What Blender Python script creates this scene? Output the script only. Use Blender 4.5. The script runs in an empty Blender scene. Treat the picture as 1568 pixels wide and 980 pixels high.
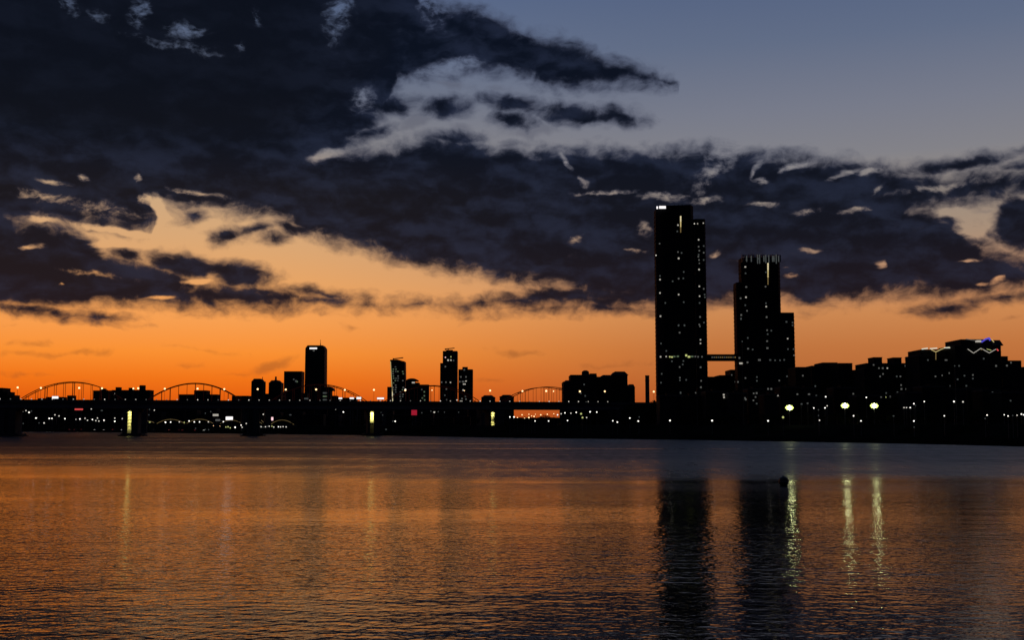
import bpy, bmesh, math, random
from math import radians as R_, pi
random.seed(7)
S = bpy.context.scene
COL = S.collection

# ------------------------------------------------------------------ camera
F = 1742.2; HOR = 655.0; EYE = 6.0            # focal length and horizon in photograph pixels, eye height in metres
TILT = math.atan((HOR - 490.0) / F)
cam_d = bpy.data.cameras.new('camera'); cam = bpy.data.objects.new('camera', cam_d); COL.objects.link(cam)
cam_d.sensor_width = 36.0; cam_d.lens = 40.0; cam_d.clip_start = 0.5; cam_d.clip_end = 40000
cam.location = (0, 0, EYE); cam.rotation_euler = (pi / 2 + TILT, 0, 0)
S.camera = cam
S.view_settings.view_transform = 'Standard'; S.view_settings.look = 'None'
S.view_settings.exposure = 0.0; S.view_settings.gamma = 1.0
S.cycles.max_bounces = 6; S.cycles.glossy_bounces = 3; S.cycles.diffuse_bounces = 2
S.cycles.caustics_reflective = False; S.cycles.caustics_refractive = False
S.cycles.sample_clamp_indirect = 6.0

def ray(px, py):
    a = (px - 784.0) / F; b = -(py - 490.0) / F
    c, s = math.cos(TILT), math.sin(TILT)
    fy = c - b * s
    return a / fy, (s + b * c) / fy            # x and z per metre of depth
def P(px, py, Y):
    x, z = ray(px, py); return (x * Y, Y, EYE + z * Y)
def lin(c):
    return tuple((v / 255 / 12.92) if v / 255 <= 0.04045 else ((v / 255 + 0.055) / 1.055) ** 2.4 for v in c[:3])
def UV(px, py):                                # direction of a point of the sky, in units of 1/F radian
    x, z = ray(px, py)
    return math.atan2(x, 1) * F, math.atan2(z, math.hypot(x, 1)) * F

# ------------------------------------------------------------------ sky (dusk, sun already below the horizon)
W = bpy.data.worlds.new('World'); S.world = W; W.use_nodes = True
nt = W.node_tree; nt.nodes.clear()
def nd(tp, **kw):
    n = nt.nodes.new(tp)
    for k, v in kw.items(): setattr(n, k, v)
    return n
def put(sock, v):
    if isinstance(v, bpy.types.NodeSocket): nt.links.new(v, sock)
    else: sock.default_value = v
def M(op, a, b=None, c=None, clamp=False):
    n = nd('ShaderNodeMath', operation=op, use_clamp=clamp)
    put(n.inputs[0], a)
    if b is not None: put(n.inputs[1], b)
    if c is not None: put(n.inputs[2], c)
    return n.outputs[0]
def MAXI(a, b): return M('MAXIMUM', a, b)
def MINI(a, b): return M('MINIMUM', a, b)
def STEP(v, a, b):
    n = nd('ShaderNodeMapRange', interpolation_type='SMOOTHSTEP'); put(n.inputs[0], v)
    n.inputs[1].default_value = a; n.inputs[2].default_value = b
    return n.outputs[0]
def MIX(f, a, b):
    n = nd('ShaderNodeMix', data_type='RGBA'); put(n.inputs[0], f)
    put(n.inputs[6], a if isinstance(a, bpy.types.NodeSocket) else (*a, 1))
    put(n.inputs[7], b if isinstance(b, bpy.types.NodeSocket) else (*b, 1))
    return n.outputs[2]
tc = nd('ShaderNodeTexCoord')
sx = nd('ShaderNodeSeparateXYZ'); nt.links.new(tc.outputs['Generated'], sx.inputs[0])
AZ = M('MULTIPLY', M('ARCTAN2', sx.outputs[0], sx.outputs[1]), F)
EL = M('MULTIPLY', M('ARCSINE', sx.outputs[2]), F)
cmb = nd('ShaderNodeCombineXYZ'); put(cmb.inputs[0], AZ); put(cmb.inputs[1], EL)
Q = cmb.outputs[0]
def NOISE(vec, sxy, scale, detail, rough, off=0.0):
    m = nd('ShaderNodeMapping'); put(m.inputs[0], vec); m.inputs[3].default_value = (sxy[0], sxy[1], 1); m.inputs[1].default_value = (off, off * .7, off)
    n = nd('ShaderNodeTexNoise', noise_dimensions='2D'); nt.links.new(m.outputs[0], n.inputs['Vector'])
    n.inputs['Scale'].default_value = scale; n.inputs['Detail'].default_value = detail; n.inputs['Roughness'].default_value = rough
    return n
# domain warp, stretched along the horizon
wn = NOISE(Q, (1, 1.5), 1 / 60.0, 3, 0.5, 3.1)
wv = nd('ShaderNodeVectorMath', operation='SUBTRACT'); nt.links.new(wn.outputs['Color'], wv.inputs[0]); wv.inputs[1].default_value = (.5, .5, .5)
wm = nd('ShaderNodeVectorMath', operation='MULTIPLY_ADD'); nt.links.new(wv.outputs[0], wm.inputs[0]); wm.inputs[1].default_value = (30, 17, 0); nt.links.new(Q, wm.inputs[2])
QW = wm.outputs[0]
sw = nd('ShaderNodeSeparateXYZ'); nt.links.new(QW, sw.inputs[0])
UU, VV = sw.outputs[0], sw.outputs[1]
UN = M('MULTIPLY_ADD', UU, 1 / 1800.0, 0.5, clamp=True)
def PROFILE(pts):                               # elevation of a cloud edge along the horizon
    n = nd('ShaderNodeFloatCurve'); put(n.inputs['Value'], UN); n.inputs['Factor'].default_value = 1
    cv = n.mapping.curves[0]; q = []
    for px, py in pts:
        u, v = UV(px, py); q.append((u / 1800 + .5, (v + 100) / 1600))
    q.sort()
    if q[0][0] > 0.001: q.insert(0, (0.0, q[0][1]))
    if q[-1][0] < .999: q.append((1.0, q[-1][1]))
    for i, (a, b) in enumerate(q):
        p = cv.points[i] if i < 2 else cv.points.new(a, b)
        p.location = (a, b)
    for p in cv.points: p.handle_type = 'VECTOR'
    n.mapping.use_clip = False; n.mapping.update()
    return M('MULTIPLY_ADD', n.outputs[0], 1600, -100)
def BANK(top, bot):
    return MINI(M('SUBTRACT', PROFILE(top), VV), M('SUBTRACT', VV, PROFILE(bot)))
ROT = {}
def turned(deg):                                 # warped sky coordinates turned by deg, shared by the clouds of that slant
    if deg not in ROT:
        c, q = math.cos(R_(deg)), math.sin(R_(deg)); n = nd('ShaderNodeCombineXYZ')
        put(n.inputs[0], M('MULTIPLY_ADD', UU, c, M('MULTIPLY', VV, q))); put(n.inputs[1], M('MULTIPLY_ADD', UU, -q, M('MULTIPLY', VV, c)))
        ROT[deg] = n.outputs[0]
    return ROT[deg]
SLANTS = (-40, -16, -4, 6, 20, 45)
def BLOB(cx, cy, rx, ry, rot=0.0, unit=False):
    u, v = UV(cx, cy); d = -min(SLANTS, key=lambda a: abs(a - rot)); c, q = math.cos(R_(d)), math.sin(R_(d))
    a, b = u * c + v * q, -u * q + v * c
    m = nd('ShaderNodeVectorMath', operation='MULTIPLY_ADD'); nt.links.new(turned(d), m.inputs[0]); m.inputs[1].default_value = (1 / rx, 1 / ry, 0); m.inputs[2].default_value = (-a / rx, -b / ry, 0)
    l = nd('ShaderNodeVectorMath', operation='LENGTH'); nt.links.new(m.outputs[0], l.inputs[0])
    if unit: return M('SUBTRACT', 1.0, l.outputs['Value'])
    return M('MULTIPLY_ADD', l.outputs['Value'], -1.8 * min(rx, ry), 1.8 * min(rx, ry))
def ALL(f, items, unit=False):
    for it in items:
        b = BLOB(*it, unit=unit); f = b if f is None else MAXI(f, b)
    return f
OFF = 2000
banks = [
 ([(-200, -700), (480, -700), (560, -300), (610, -60), (640, -16), (690, 8), (740, 18), (772, 34), (800, 54), (850, 60), (885, 72), (930, 92), (980, 108), (1042, 124), (1060, 300)],
  [(-200, 262), (200, 290), (400, 285), (455, 272), (480, 240), (520, 230), (548, 207), (570, 188), (592, 170), (608, 126), (660, 112), (720, 105), (780, 112), (850, 131), (900, 128), (960, 126), (1042, 124), (1060, 100)]),
 ([(212, 330), (235, 252), (430, 225), (470, 236), (500, 240), (560, 233), (620, 224), (680, 211), (722, 214), (740, 227), (800, 229), (850, 231), (900, 232), (1010, 260), (1030, 400)],
  [(205, 285), (240, 302), (300, 314), (360, 320), (420, 334), (470, 354), (520, 370), (557, 378), (610, 398), (686, 411), (728, 415), (771, 426), (843, 434), (900, 452), (1010, 460), (1030, 300)]),
 ([(715, 470), (740, 462), (780, 453), (843, 440), (1000, 430), (1090, 430), (1110, 480)], [(715, 466), (760, 468), (830, 469), (920, 470), (1000, 467), (1090, 462), (1110, 455)]),
 ([(840, 260), (852, 233), (900, 230), (1000, 238), (1040, 232), (1080, 226), (1120, 231), (1150, 242), (1230, 243), (1290, 249), (1350, 257), (1390, 269), (1450, 271), (1500, 263), (1568, 262), (1700, 262)],
  [(840, 240), (900, 310), (960, 330), (1030, 345), (1100, 355), (1200, 360), (1300, 352), (1395, 325), (1420, 315), (1472, 311), (1568, 294), (1700, 290)]),
 ([(985, 480), (1000, 290), (1085, 295), (1200, 300), (1300, 298), (1365, 305), (1418, 318), (1447, 334), (1479, 358), (1508, 379), (1568, 404), (1700, 410)],
  [(985, 380), (1000, 462), (1083, 463), (1197, 452), (1236, 467), (1272, 460), (1319, 453), (1365, 447), (1465, 452), (1508, 446), (1568, 438), (1700, 430)]),
 ([(-200, 225), (205, 232), (228, 290), (238, 336), (245, 400)], [(-200, 345), (20, 342), (60, 336), (100, 342), (150, 346), (190, 350), (225, 350), (238, 342), (245, 300)]),
 ([(-200, 305), (0, 312), (28, 338), (118, 350), (134, 362), (150, 384), (164, 397), (214, 403), (240, 418), (271, 427), (288, 440), (321, 437), (393, 441), (440, 444), (460, 452), (470, 490)],
  [(-200, 466), (0, 465), (143, 464), (221, 462), (271, 464), (311, 467), (357, 469), (425, 471), (440, 466), (460, 455), (470, 430)]),
]
FLD = None
for t, b in banks:
    k = BANK(t, b); FLD = k if FLD is None else MAXI(FLD, k)
FLD = ALL(FLD, [
 (282, 408, 46, 17, 6), (366, 418, 52, 16, 6), (250, 284, 52, 20, 0), (300, 298, 70, 16, 5), (348, 362, 20, 9, -18), (396, 352, 24, 6, -10), (225, 432, 70, 22, 6), (380, 456, 60, 11, 4), (110, 430, 130, 34, 0), (420, 362, 18, 6, 0), (450, 348, 34, 9, 10), (298, 328, 16, 7, -10),
 (492, 460, 38, 5, -4), (490, 449, 44, 5, 3), (684, 164, 36, 13, 0), (598, 160, 34, 14, 0), (560, 206, 30, 9, -16), (786, 160, 40, 12, 3), (786, 183, 30, 9, 5), (875, 174, 56, 13, 6), (940, 180, 34, 10, 6), (690, 212, 36, 8, -3),
 (1460, 252, 72, 6, -2), (1562, 254, 22, 7, 0), (1550, 330, 26, 22, 0), (1555, 362, 34, 13, 0), (1496, 370, 22, 7, 5), (1458, 341, 24, 9, 30), (1560, 340, 30, 40, 0),
 (45, 474, 62, 6, 4), (1456, 473, 25, 4.5, 0), (1545, 455, 48, 5, -3), (156, 484, 20, 3.5, -3), (845, 472, 40, 3, 0), (920, 469, 44, 5, 2), (100, 398, 40, 10, 8), (190, 392, 22, 8, 10)])
GAPS = ALL(None, [
 (82, 277, 24, 6, 5), (128, 270, 12, 8, 20), (212, 272, 8, 10, 0), (66, 338, 26, 5, 8), (178, 352, 58, 5, 2), (165, 374, 36, 5, 0), (50, 376, 18, 5, 0), (92, 432, 8, 4, -20), (222, 306, 15, 10, 0), (244, 318, 10, 22, 0),
 (500, 236, 24, 7, -16), (885, 367, 20, 9, -10), (985, 350, 18, 10, 40), (970, 384, 24, 4, 10), (930, 293, 60, 5, -2), (1015, 301, 50, 11, 8), (1075, 306, 40, 8, -8), (1170, 315, 30, 6, 5), (1232, 324, 30, 7, 0), (1310, 323, 36, 6, -6),
 (1092, 390, 12, 8, -40), (1242, 382, 16, 6, 5), (1207, 421, 13, 6, 0), (1165, 275, 15, 8, 20), (1158, 262, 6, 14, 20), (1215, 257, 30, 6, -12), (1286, 268, 26, 5, -10), (1325, 262, 24, 6, 0), (1346, 288, 14, 7, -40), (1528, 427, 14, 5, -10), (1502, 434, 10, 3, 0), (1345, 402, 10, 6, 40), (1480, 399, 22, 3, 0), (868, 252, 7, 20, -40), (890, 276, 8, 16, -40), 
 (246, 456, 18, 3, 0), (300, 431, 24, 3.5, 0), (1482, 350, 26, 13, 45), (1455, 325, 20, 7, 0)], True)
THIN = ALL(None, [(272, 70, 84, 12, 12), (216, 16, 18, 34, 0), (282, 46, 40, 14, 0), (108, 8, 20, 16, 20), (148, 26, 18, 12, 0), (520, 22, 26, 50, 20), (395, 22, 14, 16, 0), (700, 96, 50, 12, -10), (1090, 262, 20, 50, 45), (556, 150, 24, 26, 0), (660, 20, 18, 34, -30), (370, 72, 14, 8, 0), (290, 292, 50, 5, 5), (1160, 405, 60, 4, 5), (150, 420, 60, 6, 5), (1420, 290, 60, 6, -5), (60, 300, 60, 12, 5), (150, 318, 60, 12, 10)], True)
ed = NOISE(QW, (1, 1.55), 1 / 26.0, 5, 0.56, 11.0)
ed2 = NOISE(QW, (1, 2.2), 1 / 90.0, 2, 0.5, 41.0)
puff = nd('ShaderNodeTexVoronoi', voronoi_dimensions='2D', feature='SMOOTH_F1'); pm = nd('ShaderNodeVectorMath', operation='MULTIPLY'); nt.links.new(QW, pm.inputs[0]); pm.inputs[1].default_value = (1, 1.5, 0)
nt.links.new(pm.outputs[0], puff.inputs['Vector']); puff.inputs['Scale'].default_value = 1 / 30.0; puff.inputs['Smoothness'].default_value = .5
NZ = M('ADD', M('MULTIPLY', M('SUBTRACT', ed.outputs[0], .5), 27), M('ADD', M('MULTIPLY', M('SUBTRACT', ed2.outputs[0], .5), 15), M('MULTIPLY', M('SUBTRACT', .42, puff.outputs['Distance']), 8)))
HOLE = M('MAXIMUM', M('MULTIPLY', STEP(GAPS, -.45, 1.0), 28), M('MULTIPLY', STEP(THIN, -.7, 1.0), 21))
fine = NOISE(QW, (1, 1.8), 1 / 13.0, 4, .6, 19.0)
RAG = M('ADD', NZ, M('MULTIPLY', M('SUBTRACT', fine.outputs[0], .5), M('MULTIPLY_ADD', HOLE, 1.3, 8)))   # gaps tear open more finely than the thick cloud
BODY = M('SUBTRACT', M('ADD', MINI(FLD, 22), RAG), M('SUBTRACT', HOLE, 7.5))
A1 = M('MULTIPLY', STEP(BODY, -14, 18), .985)
WISP = ALL(None, [(90, 541, 96, 5, -1), (36, 573, 44, 4, -3), (296, 561, 30, 4, -6), (364, 573, 26, 3.6, -3), (415, 560, 46, 11, -14), (126, 583, 20, 3, -4), (790, 539, 44, 8, 2), (750, 583, 26, 5, 0), (12, 496, 18, 3, 0), (40, 526, 30, 4, 0), (1548, 484, 36, 4, -3), (1098, 470, 13, 3.5, 0), (1230, 485, 13, 3, 4), (536, 502, 22, 5, 10), (1370, 492, 4, 3, 0), (1396, 486, 4, 3, 0), (640, 186, 44, 14, -10), (820, 200, 50, 10, 0), (710, 196, 30, 9, 10), (560, 210, 34, 10, -16), (690, 128, 40, 8, 5), (770, 134, 30, 5, -4), (958, 143, 8, 4, 0), (1504, 323, 30, 5, 0), (1150, 226, 18, 5, 10), (1480, 478, 14, 3, 0), (500, 480, 44, 3, 2), (930, 560, 60, 5, 0), (300, 536, 60, 3, 2)])
A_w = M('MULTIPLY', STEP(M('ADD', WISP, M('MULTIPLY', NZ, .8)), -2, 15), 0.42)
# far outside the view the banks thin out into broken cloud
brk = NOISE(Q, (1, 2.2), 1 / 420.0, 5, .6, 77.0)
far = STEP(M('ABSOLUTE', AZ), 1000, 1700)
A_far = M('MULTIPLY', STEP(brk.outputs[0], .42, .62), far)
ALPHA = MAXI(MAXI(M('MULTIPLY', A1, M('SUBTRACT', 1, far)), A_w), A_far)
# clear-sky colour by height, warm side (towards the set sun) and the paler side to the north
def RAMP(stops):
    n = nd('ShaderNodeValToRGB'); put(n.inputs[0], M('MULTIPLY_ADD', EL, 1 / 2000.0, 0.05, clamp=True))
    e = n.color_ramp.elements
    for i, (v, c) in enumerate(stops):
        x = e[i] if i < 2 else e.new(.5)
        x.position = v / 2000 + .05; x.color = (*lin(c), 1)
    return n.outputs[0]
warm = RAMP([(-90, (120, 50, 14)), (0, (196, 70, 8)), (45, (230, 97, 16)), (75, (243, 119, 26)), (110, (250, 144, 50)), (160, (247, 160, 82)), (215, (233, 165, 100)), (280, (218, 168, 118)), (350, (202, 168, 130)), (420, (134, 131, 133)), (500, (106, 113, 130)), (570, (100, 113, 140)), (680, (84, 103, 138)), (1000, (52, 72, 116)), (1700, (24, 36, 66))])
pale = RAMP([(-90, (90, 50, 30)), (0, (150, 74, 34)), (45, (178, 92, 44)), (80, (186, 106, 54)), (120, (194, 118, 64)), (170, (204, 136, 82)), (215, (198, 144, 104)), (280, (168, 142, 120)), (340, (152, 140, 128)), (400, (131, 130, 136)), (470, (119, 123, 138)), (570, (97, 109, 134)), (680, (80, 96, 129)), (1000, (50, 72, 118)), (1700, (24, 36, 66))])
sky = MIX(STEP(AZ, -430, 380), warm, pale)
night = RAMP([(-90, (6, 8, 14)), (0, (44, 40, 52)), (120, (38, 42, 62)), (500, (30, 40, 66)), (1000, (24, 34, 60)), (1700, (22, 33, 60))])
sky = MIX(STEP(M('ABSOLUTE', AZ), 900, 3000), sky, night)
# cloud tone: dark thick cores, thinner paler rims
tone = NOISE(QW, (1, 2.2), 1 / 120.0, 5, .6, 5.0)
shf = nd('ShaderNodeVectorMath', operation='ADD'); nt.links.new(QW, shf.inputs[0]); shf.inputs[1].default_value = (4, 13, 0)
lmp = NOISE(QW, (1, 1.7), 1 / 60.0, 4, .52, 61.0); lmp2 = NOISE(shf.outputs[0], (1, 1.7), 1 / 60.0, 4, .52, 61.0)
relief = M('SUBTRACT', lmp.outputs[0], lmp2.outputs[0])
TONE = M('ADD', tone.outputs[0], M('MULTIPLY', relief, .62))
core = MIX(STEP(TONE, .34, .80), lin((6, 12, 26)), lin((27, 34, 53)))
rim = MIX(STEP(EL, 160, 420), lin((66, 52, 54)), lin((56, 62, 84)))
cl = MIX(STEP(BODY, -4, 23), rim, core)
deep = M('MULTIPLY', STEP(M('ADD', FLD, NZ), 20, 110), M('SUBTRACT', 1, STEP(AZ, -420, 0)))
cl = MIX(M('MULTIPLY', deep, .8), cl, lin((8, 11, 20)))
cl = MIX(M('MULTIPLY', STEP(M('MULTIPLY', EL, -1), -330, -190), .10), cl, lin((50, 38, 42)))
cl = MIX(STEP(M('ABSOLUTE', AZ), 1000, 2200), cl, lin((14, 16, 26)))
wcol = MIX(STEP(EL, 120, 330), lin((120, 70, 40)), lin((80, 82, 98)))
cl = MIX(STEP(M('SUBTRACT', A_w, A1), -.02, .1), cl, wcol)
final = MIX(ALPHA, sky, cl)
nis = nd('ShaderNodeTexSky', sky_type='NISHITA', sun_disc=False, sun_elevation=R_(0.0), sun_rotation=R_(-14))   # twilight scattered high above the set sun
bg = nd('ShaderNodeBackground'); put(bg.inputs[0], final); bg.inputs[1].default_value = 1.0
bg2 = nd('ShaderNodeBackground'); put(bg2.inputs[0], nis.outputs[0]); bg2.inputs[1].default_value = 0.0
ads = nd('ShaderNodeAddShader'); nt.links.new(bg.outputs[0], ads.inputs[0]); nt.links.new(bg2.outputs[0], ads.inputs[1])
wo = nd('ShaderNodeOutputWorld'); nt.links.new(bg.outputs[0], wo.inputs[0])
nt.nodes.remove(ads); nt.nodes.remove(bg2); nt.nodes.remove(nis)
W.cycles.sampling_method = 'MANUAL'; W.cycles.sample_map_resolution = 1024

# ------------------------------------------------------------------ materials
def mat(name, col, rough=.7, metal=0.0, var=.25, scale=.15, spec=.3):
    m = bpy.data.materials.new(name); m.use_nodes = True; t = m.node_tree; b = t.nodes['Principled BSDF']
    c = t.nodes.new('ShaderNodeTexCoord'); n = t.nodes.new('ShaderNodeTexNoise'); n.inputs['Scale'].default_value = scale; n.inputs['Detail'].default_value = 5
    t.links.new(c.outputs['Object'], n.inputs['Vector'])
    r = t.nodes.new('ShaderNodeValToRGB'); r.color_ramp.elements[0].position = .3; r.color_ramp.elements[1].position = .7
    r.color_ramp.elements[0].color = (*[v * (1 - var) for v in col], 1); r.color_ramp.elements[1].color = (*[min(1, v * (1 + var)) for v in col], 1)
    t.links.new(n.outputs[0], r.inputs[0]); t.links.new(r.outputs[0], b.inputs['Base Color'])
    b.inputs['Roughness'].default_value = rough; b.inputs['Metallic'].default_value = metal; b.inputs['Specular IOR Level'].default_value = spec
    return m
def glow(name, col, strength, sampled=False):
    m = bpy.data.materials.new(name); m.use_nodes = True; b = m.node_tree.nodes['Principled BSDF']
    b.inputs['Base Color'].default_value = (.05, .05, .05, 1); b.inputs['Emission Color'].default_value = (*col, 1); b.inputs['Emission Strength'].default_value = strength
    m.cycles.emission_sampling = 'AUTO' if sampled else 'NONE'
    return m
MT = dict(
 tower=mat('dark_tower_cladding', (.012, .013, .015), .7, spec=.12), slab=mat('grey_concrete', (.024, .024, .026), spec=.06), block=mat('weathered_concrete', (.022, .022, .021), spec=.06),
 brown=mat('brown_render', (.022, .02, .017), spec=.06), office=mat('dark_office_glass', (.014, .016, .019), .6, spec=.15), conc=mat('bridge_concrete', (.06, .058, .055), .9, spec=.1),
 steel=mat('grey_steel', (.10, .10, .11), .5), red=mat('red_steel_and_glow', (.8, .12, .05), .7, spec=.1), black=mat('black_paint', (.02, .02, .02), .5),  # red also carries lamp glow and haze painted onto the arches
 bark=mat('bark', (.06, .045, .03), .9), leaf=mat('dark_foliage', (.018, .024, .013), .9, spec=.05, var=.4, scale=.8), roof=mat('roof_felt', (.05, .05, .05), .9),
 chan=mat('pale_strip_backing', (.5, .5, .46), .8), car=mat('car_paint', (.10, .10, .11), .3), buoy=mat('buoy_rubber', (.015, .015, .016), .5))
GW = dict(
 w=glow('white_window_light', (1, .93, .80), .42), d=glow('dim_window_light', (.86, .86, .80), .10), f=glow('faint_window_light', (.70, .78, .76), .07), y=glow('yellow_window_light', (.80, .85, .30), .62),
 g=glow('green_window_light', (.52, .72, .42), .16), o=glow('orange_lamp_light', (1, .62, .30), 2.4), L=glow('white_lamp_light', (1, .95, .85), 2.1), l=glow('soft_lamp_light', (1, .93, .82), .8),
 r=glow('red_light', (1, .10, .09), .7), s=glow('white_sign_light', (1, .95, .95), 1.15), p=glow('pink_sign_light', (1, .62, .66), 1.2), b=glow('blue_neon', (.14, .12, 1.0), .55), k=glow('amber_strip_light', (1, .68, .25), .16),
 c=glow('cream_strip_light', (1, .85, .5), .75), q=glow('pale_strip_light', (.95, .95, .78), .75), n=glow('crimson_sign_light', (1, .03, .08), .32), z=glow('gold_strip_light', (1, .78, .32), .55),
 flood=glow('flood_lamp_light', (.95, 1.0, .50), 24, True), halo=glow('flood_halo_glow', (.72, .9, .18), 3, True))

# ------------------------------------------------------------------ mesh helpers
def wloc(o):
    x = [0, 0, 0]
    while o is not None: x = [a + b for a, b in zip(x, o.location)]; o = o.parent
    return tuple(x)
class MB:
    def __init__(s): s.v = []; s.f = []
    def box(s, x0, x1, y0, y1, z0, z1):
        n = len(s.v)
        s.v += [(x0, y0, z0), (x1, y0, z0), (x1, y1, z0), (x0, y1, z0), (x0, y0, z1), (x1, y0, z1), (x1, y1, z1), (x0, y1, z1)]
        s.f += [tuple(n + i for i in q) for q in ((0, 3, 2, 1), (4, 5, 6, 7), (0, 1, 5, 4), (1, 2, 6, 5), (2, 3, 7, 6), (3, 0, 4, 7))]
        return s
    def prism(s, poly, z0, z1, top=None):           # plan polygon, counter-clockwise, z from z0 to z1; top: another plan polygon
        n = len(s.v); k = len(poly); top = top or poly
        zt = z1 if isinstance(z1, (list, tuple)) else [z1] * k
        s.v += [(x, y, z0) for x, y in poly] + [(x, y, z) for (x, y), z in zip(top, zt)]
        s.f += [tuple(n + i for i in range(k))[::-1], tuple(n + k + i for i in range(k))]
        s.f += [(n + i, n + (i + 1) % k, n + k + (i + 1) % k, n + k + i) for i in range(k)]
        return s
    def front(s, poly, y0, y1):                      # outline in x,z (clockwise seen from the front or not, fixed later), thick from y0 to y1
        n = len(s.v); k = len(poly)
        s.v += [(x, y0, z) for x, z in poly] + [(x, y1, z) for x, z in poly]
        s.f += [tuple(n + i for i in range(k)), tuple(n + k + i for i in range(k))[::-1]]
        s.f += [(n + i, n + (i + 1) % k, n + k + (i + 1) % k, n + k + i) for i in range(k)]
        return s
    def bar(s, a, b, w, h=None, seg=6):
        h = h or w
        ax, ay, az = a; bx, by, bz = b; d = (bx - ax, by - ay, bz - az); L = math.sqrt(sum(c * c for c in d)) or 1; d = [c / L for c in d]
        up = (0, 0, 1) if abs(d[2]) < .9 else (0, 1, 0)
        u = (d[1] * up[2] - d[2] * up[1], d[2] * up[0] - d[0] * up[2], d[0] * up[1] - d[1] * up[0]); l = math.sqrt(sum(c * c for c in u)); u = [c / l for c in u]
        v = (u[1] * d[2] - u[2] * d[1], u[2] * d[0] - u[0] * d[2], u[0] * d[1] - u[1] * d[0])
        n = len(s.v)
        for (x, y, z) in (a, b):
            for i in range(seg):
                t = 2 * pi * (i + .5) / seg; cu = math.cos(t) * w / 2; cv = math.sin(t) * h / 2
                s.v.append((x + u[0] * cu + v[0] * cv, y + u[1] * cu + v[1] * cv, z + u[2] * cu + v[2] * cv))
        s.f += [(n + i, n + (i + 1) % seg, n + seg + (i + 1) % seg, n + seg + i) for i in range(seg)] + [tuple(n + i for i in range(seg))[::-1], tuple(n + seg + i for i in range(seg))]
        return s
    def path(s, pts, w, h=None, seg=6):
        for a, b in zip(pts, pts[1:]): s.bar(a, b, w, h, seg)
        return s
    def lathe(s, prof, cx=0, cy=0, seg=16):
        n = len(s.v); k = len(prof)
        for r, z in prof:
            for i in range(seg): s.v.append((cx + r * math.cos(2 * pi * i / seg), cy + r * math.sin(2 * pi * i / seg), z))
        for j in range(k - 1):
            for i in range(seg):
                a = n + j * seg + i; b = n + j * seg + (i + 1) % seg
                s.f.append((a, b, b + seg, a + seg))
        s.f.append(tuple(n + i for i in range(seg))[::-1]); s.f.append(tuple(n + (k - 1) * seg + i for i in range(seg)))
        return s
    def build(s, name, m, parent=None, loc=None, smooth=False):
        o0 = loc if loc is not None else (0, 0, 0)
        off = (0, 0, 0)
        if parent is not None: off = wloc(parent)
        me = bpy.data.meshes.new(name)
        me.from_pydata([(x - off[0] - o0[0], y - off[1] - o0[1], z - off[2] - o0[2]) for x, y, z in s.v], [], s.f)
        bm = bmesh.new(); bm.from_mesh(me); bmesh.ops.recalc_face_normals(bm, faces=bm.faces); bm.to_mesh(me); bm.free()
        if smooth:
            for p in me.polygons: p.use_smooth = True
        me.materials.append(m)
        o = bpy.data.objects.new(name, me); COL.objects.link(o); o.location = o0
        if parent is not None: o.parent = parent
        return o
def thing(name, label, cat, loc, group=None):
    o = bpy.data.objects.new(name, None); COL.objects.link(o); o.location = loc; o['label'] = label; o['category'] = cat
    o.empty_display_size = 1
    if group: o['group'] = group
    return o
def tag(o, label, cat, group=None):
    o['label'] = label; o['category'] = cat
    if group: o['group'] = group
    return o
def dup(root, loc, label=None, rot=None, scale=None):
    c = root.copy(); COL.objects.link(c); c.location = loc
    if label: c['label'] = label
    if rot is not None: c.rotation_euler[2] = rot
    if scale is not None: c.scale = (scale,) * 3 if not isinstance(scale, tuple) else scale
    for ch in list(root.children):
        d = ch.copy(); COL.objects.link(d); d.parent = c
        for g in list(ch.children):
            e = g.copy(); COL.objects.link(e); e.parent = d
    return c
UNIT = {}
def unit_box(key, m):
    if key not in UNIT:
        b = MB().box(-.5, .5, -.5, .5, -.5, .5); me = bpy.data.meshes.new(key); me.from_pydata(b.v, [], b.f); me.materials.append(m); UNIT[key] = me
    return UNIT[key]
def piece(name, key, m, parent, loc, size):
    o = bpy.data.objects.new(name, unit_box(key, m)); COL.objects.link(o); o.scale = size
    if parent is not None:
        o.parent = parent; loc = tuple(a - b for a, b in zip(loc, wloc(parent)))
    o.location = loc
    return o

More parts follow.
